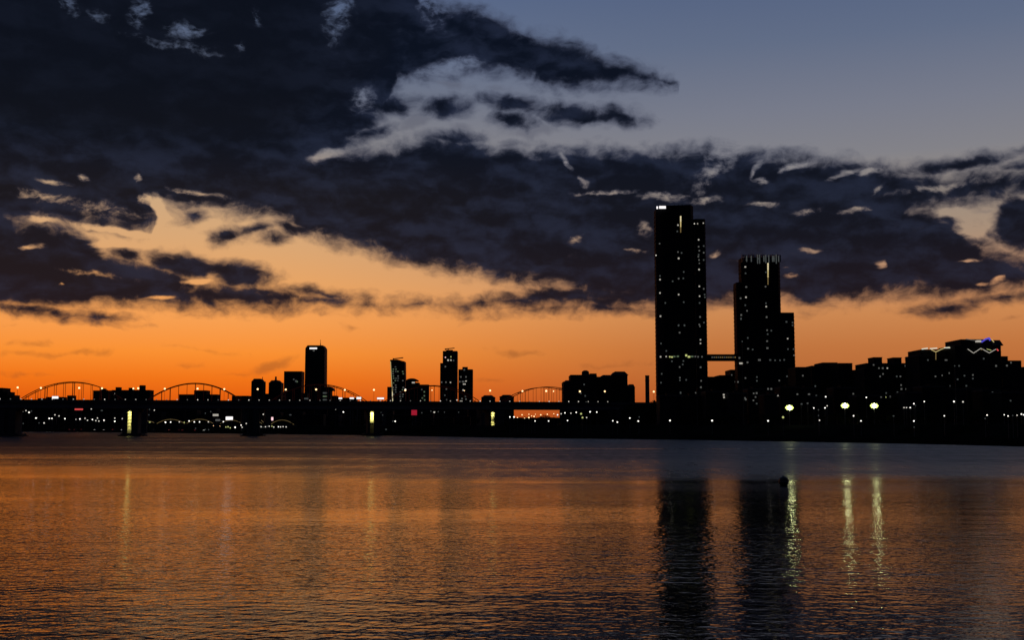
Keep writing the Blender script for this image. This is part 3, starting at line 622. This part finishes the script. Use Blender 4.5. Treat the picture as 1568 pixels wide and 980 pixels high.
for px, lit in PIERS:
    c = on_line(px); pe = MB()
    def at(u, w): return (c[0] + ex * u + nx * w, c[1] + ey * u + ny * w)
    hw = 4.3
    def blk(mb, u0, u1, w0, w1, z0, z1): mb.prism([at(u0, w0), at(u1, w0), at(u1, w1), at(u0, w1)], z0, z1)
    blk(pe, -hw, hw, 4.5, 22, 1.9, ZD - 7.2)
    blk(pe, -hw, -2.8, 2.5, 4.4, 1.9, ZD - 5.4); blk(pe, -.2, hw, 2.5, 4.4, 1.9, ZD - 5.4)  # side fins added to confine the pier light to a channel
    pr = pe.build('pier', MT['conc'], rb)
    mb = MB(); blk(mb, -hw - 1.6, hw + 1.6, 4.0, 24, ZD - 7.19, ZD - 5.01); mb.build('pier_cap', MT['conc'], pr)
    mb = MB(); blk(mb, -hw - 2.6, hw + 2.6, 1, 26, -2, 1.89); blk(mb, -hw - 4.4, hw + 4.4, 2.5, 25, -2, .8); mb.build('pier_footing', MT['conc'], pr)
    zlo = 2.2 if lit != 2 else 9.5
    mb = MB(); blk(mb, -2.78, -.22, 4.2, 4.48, zlo, ZD - 7.3); mb.build('lit_panel', MT['chan'] if lit else MT['conc'], pr)  # paler only on lit piers, so the strip catches more light
    if lit:
        hb = at(-1.5, 3.1)
        mb = MB(); mb.box(hb[0] - .5, hb[0] + .5, hb[1] + .1, hb[1] + .9, ZD - 6.1, ZD - 5.5); mb.build('lamp_and_fill_housing', MT['black'], pr)
        for f, e in ((0, .75), (.16, .42), (.32, .34), (.48, .27), (.64, .2), (.8, .14)):  # only the top lamp is real; lower ones added to even the glow
            ld = bpy.data.lights.new('pier_lamp_and_fill', 'SPOT'); ld.color = (1.0, .88, .24); ld.energy = (1500 if lit == 1 else 1900) * e; ld.spot_size = R_(130); ld.spot_blend = .9; ld.shadow_soft_size = .25
            lo = bpy.data.objects.new('pier_lamp_and_fill', ld); COL.objects.link(lo); zz_ = ZD - 6.4 - f * (ZD - 8 - zlo); w_ = wloc(pr)
            lo.location = (hb[0] - w_[0], hb[1] - w_[1], zz_ - w_[2]); lo.rotation_euler = (R_(16), 0, 0); lo.parent = pr
            if f:
                mb = MB(); mb.box(hb[0] + 1.0, hb[0] + 1.25, hb[1] + .7, hb[1] + .95, zz_ + .1, zz_ + .35); mb.build('lamp_and_fill_housing', MT['black'], pr)  # housing for an added lamp
# lamps: a pole and a lamp head; every lamp is a thing of its own
pole_b = MB().bar((0, 0, 0), (0, 0, 1), .2); pole_me = bpy.data.meshes.new('pole'); pole_me.from_pydata(pole_b.v, [], pole_b.f); pole_me.materials.append(MT['steel'])
HEAD = {}
def head(key):
    if key not in HEAD:
        mb = MB().lathe([(.3, -.5), (.5, -.25), (.5, .2), (.2, .45)], 0, 0, 10); me = bpy.data.meshes.new('lamp'); me.from_pydata(mb.v, [], mb.f); me.materials.append(GW[key]); HEAD[key] = me
    return HEAD[key]
def lamp(name, label, group, top, ground, key, size, cat='street lamp', sx=1.0):
    t = thing(name, label, cat, (top[0], top[1], ground), group)
    h = max(.4, top[2] - ground)
    p = bpy.data.objects.new('pole', pole_me); COL.objects.link(p); p.parent = t; p.scale = (.9, .9, h - size * .3)
    l = bpy.data.objects.new('lamp', head(key)); COL.objects.link(l); l.parent = t; l.location = (0, 0, h); l.scale = (size * sx, size, size)
    return t
px = 1.5; i = 0
rp = random.Random(9)
while px < 938:
    c = on_line(px); top = (c[0] + nx * .1, c[1] + ny * .1, ZD + 1.0)
    lamp('parapet_lamp', 'small white lamp on the parapet of the long road bridge', 'small lamps along the bridge parapet', top, ZD + .7, rp.choice('wwwldd'), .75, 'lamp'); px += 16.1 - 1.2 * px / 900.0
for row, (w, lst) in enumerate(((1.0, [(27.4, 1), (121.6, 1), (212, 1), (303, 1), (395, 1), (484.5, 1), (573, 1), (662, .6), (750.9, 1), (836.8, 1.1), (926.4, 1), (1001.4, 1.1)]), (25, [(63.5, 1), (157, 1), (205, .9), (253, 1), (344, 1), (438, 1), (528.4, 1), (620.8, 1), (711, .6), (800, 1), (847.5, .7), (887.8, 1.1)]))):
    for px, s in lst:
        c = on_line(px)
        if row: # the far side of the deck, same line of sight
            k = 25.0 / (nx * (px - 784) / F + ny); q = ((px - 784) / F * (c[1] + k) , c[1] + k)
        else: q = (c[0] + nx * w, c[1] + ny * w)
        lamp('street_lamp', 'tall pale orange street lamp on the ' + ('far' if row else 'near') + ' side of the road bridge', 'tall street lamps on the ' + ('far' if row else 'near') + ' side of the road bridge', (q[0], q[1], ZD + 9.0 + (.6 if row else 0)), ZD - .3, 'o', 1.25 * s)

# ------------------------------------------------------------------ arch bridge beyond
DA0, DA1 = 1110, 1243
qa = ((111 - 784) / F * DA0, DA0); qb = ((841 - 784) / F * DA1, DA1)
def arch_at(px):
    s = (px - 784) / F; dx, dy = qb[0] - qa[0], qb[1] - qa[1]; t = (s * qa[1] - qa[0]) / (dx - s * dy); return (qa[0] + dx * t, qa[1] + dy * t)
AD = math.atan2(qb[1] - qa[1], qb[0] - qa[0]); mx, my = -math.sin(AD), math.cos(AD)
ab = thing('arch_bridge', 'glow reddened bridge of five hanger arches seen beyond the road bridge', 'bridge', (*arch_at(480), 0))
zdk = 31.5
a0, a1 = arch_at(-190), arch_at(985)
def slab2(mb, a, b, w0, w1, z0, z1):
    mb.prism([(a[0] + mx * w0, a[1] + my * w0), (b[0] + mx * w0, b[1] + my * w0), (b[0] + mx * w1, b[1] + my * w1), (a[0] + mx * w1, a[1] + my * w1)], z0, z1)
mb = MB(); slab2(mb, a0, a1, 0, 20, zdk - 3, zdk); mb.build('deck', MT['conc'], ab)
for l, r, pk, ypk in ((27, 195, 110, 585.0), (222, 376, 299, 586.8), (412, 567, 489, 588.6), (588, 741, 664, 590.4), (768, 912, 841, 592.6), (-175, 3, -90, 583.6)):
    L, Rr = arch_at(l), arch_at(r); zp = P(pk, ypk, arch_at(pk)[1])[2]
    for w in (1.0, 19.0):
        n = 26; pts = []
        for i in range(n + 1):
            f = i / n; z = zdk - .5 + (zp - zdk + .5) * (1 - (2 * f - 1) ** 2); pts.append((L[0] + (Rr[0] - L[0]) * f + mx * w, L[1] + (Rr[1] - L[1]) * f + my * w, z))
        MB().path(pts, .85, 1.05, 4).build('arch', MT['red'], ab)
        for i in range(1, 12):
            f = i / 12; z = zdk + (zp - zdk) * (1 - (2 * f - 1) ** 2); x, y = L[0] + (Rr[0] - L[0]) * f + mx * w, L[1] + (Rr[1] - L[1]) * f + my * w
            MB().bar((x, y, zdk - 1), (x, y, z), .8 if i % 3 == 0 else .46, seg=4).build('hanger', MT['red'], ab)
    mb = MB()
    for f in (.2, .35, .5, .65, .8):
        z = zdk + (zp - zdk) * (1 - (2 * f - 1) ** 2); x, y = L[0] + (Rr[0] - L[0]) * f, L[1] + (Rr[1] - L[1]) * f; mb.bar((x + mx, y + my, z), (x + mx * 19, y + my * 19, z), .7, seg=4)
    mb.build('cross_brace', MT['red'], ab)
    for q in (L, Rr):
        mb = MB(); slab2(mb, (q[0] - 3 * math.cos(AD), q[1] - 3 * math.sin(AD)), (q[0] + 3 * math.cos(AD), q[1] + 3 * math.sin(AD)), -1, 21, -3, zdk - 3.02); mb.build('pier', MT['conc'], ab)

# ------------------------------------------------------------------ flood lights of the sports ground on the bank
for px, py, lab, w in ((1208.5, 627, 'white flood light mast below the shorter tall tower', 13), (1293.5, 623.8, 'middle one of three white flood light masts', 13), (1338.3, 624, 'white flood light mast with a long lit pole, farthest from the towers', 13)):
    Yf = 560; q = P(px, py, Yf); t = thing('flood_light', lab, 'flood light', (q[0], Yf, 7.4), 'flood light masts on the riverbank')
    MB().bar((q[0], Yf, 7.0), (q[0], Yf, q[2] + 1.2), .34, seg=8).build('mast', MT['steel'], t)
    wd = w / F * Yf
    mb = MB(); mb.box(q[0] - wd / 2, q[0] + wd / 2, Yf - .12, Yf + .12, q[2] - .1, q[2] + .05); mb.box(q[0] - wd / 2, q[0] + wd / 2, Yf - .12, Yf + .12, q[2] + .95, q[2] + 1.1); mb.build('crossarm', MT['steel'], t)
    for r, (cnt, hz) in enumerate(((3, .15), (4, .78), (3, 1.4))):
        for i in range(cnt):
            edge = r != 1 and i != 1 or r == 1 and i in (0, 3)  # outer lamps glow dim green to stand in for the glare halo
            x = (i - (cnt - 1) / 2) * wd / 4.2; f = MB(); f.lathe([(.25, -.25), (.5, 0), (.52, .25), (.1, .5)], 0, 0, 10)
            me = bpy.data.meshes.new('lamp'); me.from_pydata([(x + a, -.32 - c * .6, q[2] - 7.4 + hz + b) for a, b, c in f.v], [], f.f); me.materials.append(GW['flood' if not edge else 'halo'])
            o = bpy.data.objects.new('lamp', me); COL.objects.link(o); o.parent = t

# ------------------------------------------------------------------ lit windows and lamps, read off the photograph
def near_bank_spot(px, py):
    off = 24 if py > 636 else 78
    Y = shore(px) + off
    return Y, gz(off)
def place_light(px, py, key, size=1.0, sx=1.0, force=None):
    hit = None
    if force != 'lamp':
        for root, a, b, yt, Y in BL:
            if a + .5 <= px <= b - .5 and py > yt + 1.5 and (hit is None or Y < hit[1]): hit = (root, Y)
    if hit and py < 650:
        Y = hit[1]; c = P(px, py, Y - .12); s = 2.05 * Y / F * size
        return piece('window', 'win_' + key, GW[key], hit[0], c, (s * 1.0 * sx, .5, s * 1.05))
    Y, z = near_bank_spot(px, py); c = P(px, py, Y)
    kk = {'w': 'L', 'd': 'l'}.get(key, key)
    for lim, side in ((230, 'across the river between the first two bridge piers'), (400, 'across the river beside the golden arched viaduct'), (700, 'across the river under the unlit middle of the road bridge'), (862, 'in the bright warm row beneath the last bridge arch'), (975, 'on the bank before the two dark blocks left of the chimney'), (1085, 'on the dark bank below the tallest tower'), (1200, 'on the dark bank between the tallest tower and the first flood light'), (1295, 'on the bank between the first and middle flood lights'), (1345, 'on the bank around the last flood light'), (1420, 'on the bank below the block with two rooftop huts'), (1530, 'on the bank below the block with the neon zigzag'), (9999, 'at the far end of the bank by the picture edge')):
        if px < lim: break
    return lamp('street_lamp', ('pale orange' if key == 'o' else 'green' if key == 'y' else 'faint' if key == 'f' else 'white') + ' street lamp ' + side, 'street lamps ' + side, c, min(z, c[2] - .5), kk, 1.75 * Y / F * size, sx=sx)
def Z(ox, oy, sc, txt, force=None):
    for tk in txt.split():
        a = tk.split(','); key = a[2] if len(a) > 2 else 'd'; size = float(a[3]) if len(a) > 3 else 1.0; sx = float(a[4]) if len(a) > 4 else 1.0
        place_light(ox + float(a[0]) / sc, oy + float(a[1]) / sc, key, size, sx, force)
# far bank, first and second arch
Z(0, 560, 6.03, '185,482,L 333,485,w,1,1.5 455,488,w,.9,1.6 480,488,w 507,455 545,465 600,490,L,1.1 702,497 738,493,w 785,487 808,505 853,498,w 885,508 900,485 913,513 960,505,w 1060,485 1060,515,w,1,1.3 1130,490 1150,520 215,420 240,415 268,432,w,1,1.3 290,420,f 407,530,d,1.2 843,400 940,415,f,1,2 215,535,f 360,530,f 1058,262 1380,405,f 1425,412,d,1,.8 1375,455,f', 'lamp')
Z(0, 560, 6.03, '1300,545,w 1320,540,w,1.2 1385,522,y,.8,1.5 1340,572 1530,525,w', 'lamp')
Z(200, 560, 6.03, '112,540,w,1.1 135,572 175,523,y 320,522,w 370,522,w 450,520 495,525,y 540,512,L 588,520,w 637,520,w 718,520 690,440,f 740,425,f 1020,550,w,1,.8 1030,570 1068,535 1200,560,f 965,570,L,1.2 765,555,o,.5 825,560,o,.4 1225,450 1475,455,f,1,2 880,568,y 900,565,y,1.2 920,575,y 857,518,w 600,580,f 690,590,f 720,592,f', 'lamp')
Z(200, 560, 6.03, '1205,565 1222,568,f 1245,565 1262,562,f 1280,560 1305,560,y 1322,568,d 1365,565,w,.9 1385,566 1408,564 1436,566', 'lamp')
Z(370, 510, 5.765, '898,698,L,1.1 830,672 1355,780,w,1.1 1335,780,f 1275,852,f,1,1.5 1230,700,f 1245,725,f', 'lamp')
# towers across the river
Z(580, 510, 5.765, '305,438,w,1,2.2 588,215,p,.7 612,240,w,1.2 637,210,y,.7 637,240,w,1 660,243,f 588,297 555,435 593,435 633,437,w,.9 597,495 600,590,f 583,550,f 725,388 770,388 745,430,d,1,2 770,425,w,.8,1.4 755,452,w,.9,2.2 715,430 745,505,w,1 690,592 735,580 770,585 733,603,w,.9 765,560,f 402,520,g 402,555,g 385,575,g 405,592,g 380,500,f 235,500,w,1.2 755,325,f,1.5')
Z(370, 510, 5.765, '480,425,f,1.3 460,410,f 490,430,g 145,500,w,.1 570,580,f,1,3 735,560,g,1,3 735,530,f,1,3 735,590,f,1,3')
Z(580, 510, 5.765, '490,700,d,1,1.4 525,695,f 380,705,f 580,700,f,1,.8 705,700,f,1,.8 460,690,f', 'lamp')
# gap under the deck and the dark blocks before the chimney
Z(780, 550, 6.03, '5,535,L 43,535,L,1.2 75,540,o,.8 117,515,o,.9 140,545,o,.6 180,540,o,1.2 180,510,o,.7 205,525,o,.7 228,530,o,1 240,510,o,.6 290,515,o,1 350,510,o,.9 410,505,o,.7 445,515,L 478,505 513,497,w 568,500 617,492,L 662,505,y,1.6 675,540,y,1.5 713,540 745,487,L,1.2 807,490,w 237,572,L,.9 362,572,w 537,568,L 955,570,L 997,582,w,1.1 1112,545,w,1.1 1190,573,L,1.2 1198,535,f 1483,567,w,1.2', 'lamp')
Z(780, 550, 6.03, '690,235,f 555,420 625,403 650,420 710,400 735,420 795,408 825,420 917,423 660,315,f 700,340,f')
# the tall towers
Z(980, 300, 4.9, '147,357,d,.9 120,445 150,600,f 150,627,w 150,728,w 190,803,f 153,903,w 285,218,w 280,265,f 285,420,d,.9 312,427,f 290,468,w,1.2 328,570,f 290,620,d,1.1 325,618,f 245,640,f 290,740,w 328,797,f 290,970,f 333,970,f 408,207,d 432,207,w,.7 475,203,w,.8 440,328,w 440,380,d 445,410,d 440,440,f 438,455,d 443,480,d 445,505,d,.8 478,375,f 478,425,d 478,480,f 443,552,w,1.1 445,678,w 478,697,d 485,740,f 487,760,f 447,752,w,.9 447,803,f 450,908,d 445,965,d 480,950,f')
Z(980, 300, 4.9, '790,532,w,.9,1.3 792,580,f 797,683,d,1,1.3 755,768,d,1.1 795,760,w,1.1 790,820,f 803,862,d 760,893,d,1.1 758,925,f 942,680,d 945,572,f 945,805,f 947,830,w,1 950,910,d,1.1 1100,945,f 1145,950,f 1000,470,f,1,2 885,470,f,1,1 930,470,f,1,1 800,480,f,1,1')
Z(980, 480, 4.665, '147,18,d,1.2 430,25,d 428,92,d 318,87,f 275,87,f 283,137,d,1.1 432,188,w,.9 432,214,w,.9 188,268,f 150,215,f 147,310,w 187,308,w,.9 213,310,y 228,312,y,1,1.4 245,308,g,1,1.6 270,307,g,1,1.6 330,300,y,1.4 350,310,y,1.3,1.4 372,308,g,1,2 395,308,d,1,1.2 415,310,d 443,310,d 228,342,f 310,340,f 305,365,f 283,383,d 433,385,d,1.1 285,460,d 285,478,f 330,475,f 437,482,d 435,528,d,1.2 443,585,w,1 397,568,d,.9 155,432,f 150,495,f 290,570,f,1,1 290,565,f')
Z(980, 480, 4.665, '722,12,d 722,35,f 905,25,d 908,120,d 938,123,f 912,148,f 908,198,d,1,1.2 910,248,d,1.2,1.2 770,175,f 772,252,d,1,1.3 805,258,f 730,200,f 1055,180,w,.9 1057,255,f 1097,255,f 1100,300,d 1045,60,f 1090,85,f 853,333,d,1.2,1.6 930,333,f,1,1.4 965,335,f 1000,335,f 1030,332,f 722,357,w,1.2,2.2 768,350,d,1.2 710,318,d,1.2 753,462,d 835,482,f 680,490,d,.9 700,490,d,1 655,440,d,.8 835,455,f')
Z(980, 480, 4.665, '598,582,w,1.2 600,600,w,1.1 622,630,d 755,615,d,1.2 755,572 750,605 812,572 833,570,d,1.2 825,598 810,622 833,645,f 915,540,d,1.2 938,540,d,1.2 972,565 985,587,w,1 1123,578 1205,578 995,480 1075,450 1080,480 1163,445 1155,648,f 1197,643 700,572,f 1050,450,f')
Z(980, 480, 4.665, '213,766,L,1.2 515,766,L,1.4 915,768,L,1.3 1022,742,y,1.9', 'lamp')
# apartment blocks
Z(1220, 500, 4.506, '530,265 567,288 593,288,d,1.2 625,288,w,.9 750,272,d,1.1 775,310 595,328 575,345 690,345,f 715,345 720,405 722,432,d,1.2 755,432,d,1.1 582,487 615,487,y,.8 645,485 1030,232,d,.9,2 905,232,f 1070,245 1090,272,f 1120,272,f 1375,272,d,1.2 1450,270,d,1.2 1478,250 957,345 1003,338,d,1,.7 1053,322 1157,340,f 1215,335 1215,360,f 1170,410,f 1170,437 1328,432 1260,502 1380,502,d,1.2 1475,513,f 128,412,f 87,468 135,478,f 103,500 42,340 435,357 387,357,f 390,465 383,495 5,468 617,460,f 695,455,f 1290,222,f 1110,365,f 1060,410,f 1350,455,f')
Z(1220, 500, 4.506, '200,485,w,1.1 118,563,L,1 195,562,w,1.1 210,548 392,617,L,1.1 443,652,L,1.1 157,648,d,1.2 480,490,w,1.1 808,533,w,1.1 820,545,f 808,653,L,1.2 880,518,w 1085,518,L,1.3 1147,520,d,1.3 1018,617,w 1313,612,w,1 1300,635,f 1432,610,w,.9 1458,618,L,1 1490,615,f 1520,613,d 1550,605,L,1.1 1565,610,w 668,618,f,1,1.6 740,560,d,.9,1.3 757,560,d,.9,1.3 783,560,w,.8,1.6 30,535,f 75,530,f 150,615,f 810,695,f 150,575,f', 'lamp')

# lit signs and billboards standing on the far bank
def sign(label, x0, x1, y0, y1, Y, key, cat='lit sign'):
    a, b = P(x0, y0, Y), P(x1, y1, Y); t = thing('lit_sign', label, cat, ((a[0] + b[0]) / 2, Y, min(8, b[2] - 1)))
    MB().box(a[0], b[0], Y - .3, Y - .05, b[2], a[2]).build('lit_face', GW[key], t)
    mb = MB(); mb.box(a[0] - .3, b[0] + .3, Y, Y + .6, b[2] - .3, a[2] + .3); mb.build('frame', MT['steel'], t)
    for x in (a[0] + (b[0] - a[0]) * .2, b[0] - (b[0] - a[0]) * .2):
        mb = MB(); mb.bar((x, Y + .3, min(8, b[2] - 1)), (x, Y + .3, b[2]), .6); mb.build('post', MT['steel'], t)
sign('white lit sign above the low roof inside the first arch', 80, 89.3, 607, 610.6, 1100, 's')
sign('dull red lit sign under the road bridge deck', 114.5, 127, 625.2, 628.2, 1500, 'r')
sign('pale lit sign under the deck before the brightest billboard', 326, 334.5, 634.2, 637.4, 1300, 'w')
sign('brightest white billboard low on the far bank beneath the second arch', 345.8, 356.5, 638.2, 643.4, 1300, 's')
sign('bluish white small sign beside the brightest billboard', 330, 337, 642.2, 645, 1290, 'd')
sign('tall pale lit sign just before the unlit middle pier', 375.4, 379.4, 632.4, 639, 1300, 'd')
sign('pink white billboard low on the far bank beside the unlit pier', 408, 418.4, 639, 644, 1300, 'p')
sign('small red sign touching the pink white billboard', 404.4, 407.6, 640.5, 644, 1302, 'r')
sign('first white lit bar left of the slanting tower', 518.5, 524, 609, 611.2, 1100, 's')
sign('second white lit bar left of the slanting tower', 535.5, 542, 608.8, 611.2, 1100, 's')
sign('third white lit bar left of the slanting tower', 546, 553, 608.2, 611.4, 1100, 's')
sign('longest white lit bar just left of the slanting tower', 577.5, 588, 609, 611.6, 1100, 's')
sign('square crimson lit sign under the deck by the curved roof building', 630, 638.4, 628, 636, 1050, 'n')

# riverside viaduct with strings of golden lights along its arches
vd = thing('arched_viaduct', 'low riverside viaduct outlined by golden lights between two bridge piers', 'viaduct', P(330, 655, 1290))
YV = 1285
def vp(px, py): return P(px, py, YV)
arcs = [(216, 236, 647.5, 645), (240, 283, 649, 642.4), (286, 326, 648.5, 642.2), (336, 372, 650, 643.6), (374, 402, 649.5, 644.5), (400, 414, 643.5, 648), (414, 450, 650.5, 643.4)]
mb = MB(); q0, q1 = vp(212, 651), vp(452, 651); mb.box(q0[0], q1[0], YV + .3, YV + 9, q0[2] - 1.2, q0[2]); mb.build('deck', MT['conc'], vd)
for l, r, yf, yp in arcs:
    pts = []
    for i in range(13):
        f = i / 12; pts.append(vp(l + (r - l) * f, yf + (yp - yf) * (1 - (2 * f - 1) ** 2)))
    MB().path([(x, y + .6, z) for x, y, z in pts], .9, .9, 4).build('arch', MT['steel'], vd)
    MB().path(pts, .5, .5, 4).build('light_string', GW['k'], vd)
for i in range(13):
    x = q0[0] + (q1[0] - q0[0]) * i / 12; mb = MB(); mb.box(x - .6, x + .6, YV + 1, YV + 8, 1, q0[2] - 1.21); mb.build('pier', MT['conc'], vd)

# cars on the riverside road
def make_car():
    t = thing('parked_car', 'small dark car with red tail lights on the far riverside road', 'car', (0, 0, 0), 'cars on the far riverside road')
    mb = MB()
    mb.front([(-2.2, .35), (2.2, .35), (2.25, .8), (1.9, .95), (-2.2, .98), (-2.25, .7)], -.88, .88); mb.build('body', MT['car'], t)
    mb = MB(); mb.front([(-1.9, .98), (1.1, .96), (.45, 1.46), (-1.2, 1.48)], -.76, .76); mb.build('cabin', MT['office'], t)
    for x in (-1.35, 1.35):
        for y in (-.86, .86):
            mb = MB(); mb.bar((x, y - .1, .33), (x, y + .1, .33), .66, seg=12); mb.build('wheel', MT['black'], t)
    for y in (-.6, .6):
        mb = MB(); mb.box(-2.3, -2.16, y - .22, y + .22, .65, .85); mb.build('tail_light', GW['r'], t)
    for y in (-.6, .6):
        mb = MB(); mb.box(2.16, 2.3, y - .22, y + .22, .6, .8); mb.build('headlight', GW['L'], t)
    mb = MB(); mb.box(-1.9, 1.9, -.9, -.89, .6, .62); 
    return t
cr0 = make_car(); rc = random.Random(4)
cars = [(108, 649, 'r'), (115.6, 648.6, 'r'), (126, 649.4, 'r'), (174, 651.5, 'r'), (236, 655.3, 'r'), (234, 654.6, 'r'), (259, 655.2, 'r'), (273, 656, 'r'), (279.5, 655.2, 'r'), (147, 645, 'w'), (160, 646, 'w'), (300, 655.5, 'r'), (314, 657.6, 'w'), (188, 649, 'w')]
for i, (px, py, k) in enumerate(cars):
    Y = shore(px) + 32; q = P(px, py, Y); ang = pi / 2 + rc.uniform(-.4, .4) if k == 'r' else -pi / 2 + rc.uniform(-.5, .5)
    lab = 'small dark car showing red tail lights on the far riverside road' if k == 'r' else 'small dark car showing white headlights on the far riverside road'
    c = cr0 if i == 0 else dup(cr0, (0, 0, 0))
    c['label'] = lab; c['group'] = 'cars driving away' if k == 'r' else 'cars driving towards the river'
    c.location = (q[0], Y, gz(32)); c.rotation_euler[2] = ang

# ------------------------------------------------------------------ buoy
YBU = 119.0; q = P(1200.5, 757, YBU)
bu = thing('buoy', 'round black buoy floating on the river below the shorter tall tower', 'buoy', (q[0], YBU, 0))
r = .52; pr = [(r * math.cos(t) if abs(t) < 1.5 else .05, .42 + r * math.sin(t)) for t in [(-pi / 2 + .12) + i * (pi - .24) / 12 for i in range(13)]]
mb = MB().lathe(pr, 0, 0, 24); mb.v = [(x + q[0], y + YBU, z) for x, y, z in mb.v]; mb.build('float', MT['buoy'], bu, smooth=True)
mb = MB().lathe([(r * 1.02, .38), (r * 1.04, .46)], 0, 0, 24); mb.v = [(x + q[0], y + YBU, z) for x, y, z in mb.v]; mb.build('seam', MT['steel'], bu)
mb = MB().lathe([(.12, .9), (.12, 1.0), (.05, 1.02)], 0, 0, 12); mb.v = [(x + q[0], y + YBU, z) for x, y, z in mb.v]; mb.build('lifting_eye', MT['steel'], bu)

# ------------------------------------------------------------------ riverside trees
def tree_mesh(seed, h, w):
    r = random.Random(seed); tr = MB(); tr.bar((0, 0, -.3), (.05, 0, h * .35), w * .09); tr.bar((.05, 0, h * .33), (-.1, .1, h * .7), w * .06)
    for i in range(5):
        a = r.uniform(0, 6.28); tr.bar((0, 0, h * r.uniform(.3, .5)), (math.cos(a) * w * .35, math.sin(a) * w * .35, h * r.uniform(.55, .85)), w * .03)
    cl = [(r.gauss(0, w * .22), r.gauss(0, w * .22), h * r.uniform(.38, .86), w * r.uniform(.14, .26)) for _ in range(16)]
    lf = MB()
    for cx, cy, cz, cr_ in cl:
        for _ in range(46):
            d = [r.gauss(0, 1) for _ in range(3)]; L = math.sqrt(sum(x * x for x in d)) or 1; k = cr_ * r.uniform(.55, 1.12) / L
            x, y, z = cx + d[0] * k, cy + d[1] * k, cz + d[2] * k * .8; s = w * r.uniform(.035, .075)
            u = [r.uniform(-1, 1) * s for _ in range(3)]; v = [r.uniform(-1, 1) * s for _ in range(3)]; n = len(lf.v)
            lf.v += [(x, y, z), (x + u[0], y + u[1], z + u[2]), (x + u[0] + v[0], y + u[1] + v[1], z + u[2] + v[2]), (x + v[0], y + v[1], z + v[2])]; lf.f.append((n, n + 1, n + 2, n + 3))
    out = []
    for nm, mb, m in (('trunk', tr, 'bark'), ('crown', lf, 'leaf')):
        me = bpy.data.meshes.new(nm); me.from_pydata(mb.v, [], mb.f); me.materials.append(MT[m]); out.append((nm, me))
    return out
TREES = [tree_mesh(1, 7, 6), tree_mesh(2, 8, 5.5), tree_mesh(3, 6, 6.5)]
def tree(x, y, z, sc, label, group, rnd):
    t = thing('tree', label, 'tree', (x, y, z), group); t.rotation_euler[2] = rnd.uniform(0, 6.28); t.scale = (sc, sc, sc * rnd.uniform(.85, 1.1))
    for nm, me in rnd.choice(TREES):
        o = bpy.data.objects.new(nm, me); COL.objects.link(o); o.parent = t
rt = random.Random(21)
px = 795
while px < 1620:
    off = rt.uniform(92, 140); Y = shore(px) + off; x = (px - 784) / F * Y
    tree(x, Y, gz(off) - .1, rt.uniform(.7, .95), 'dark leafy tree in the row along the bank below the towers', 'trees along the bank below the towers', rt); px += rt.uniform(7, 15)
for px, yt in ((975, 616), (980, 612.5), (985, 610), (999, 611.5), (1004, 613.5), (968, 618)):
    Y = 860; z = P(px, yt, Y)[2]; tree((px - 784) / F * Y, Y, 7.5, (z - 7.5) / 7.2, 'dark tree crown rising beside the lone chimney', 'trees beside the chimney', rt)
px = -20
while px < 800:
    off = rt.uniform(60, 100); Y = shore(px) + off; tree((px - 784) / F * Y, Y, gz(off) - .1, rt.uniform(.7, 1.0), 'dark tree on the far bank behind the road bridge', 'trees on the far bank', rt); px += rt.uniform(14, 30)
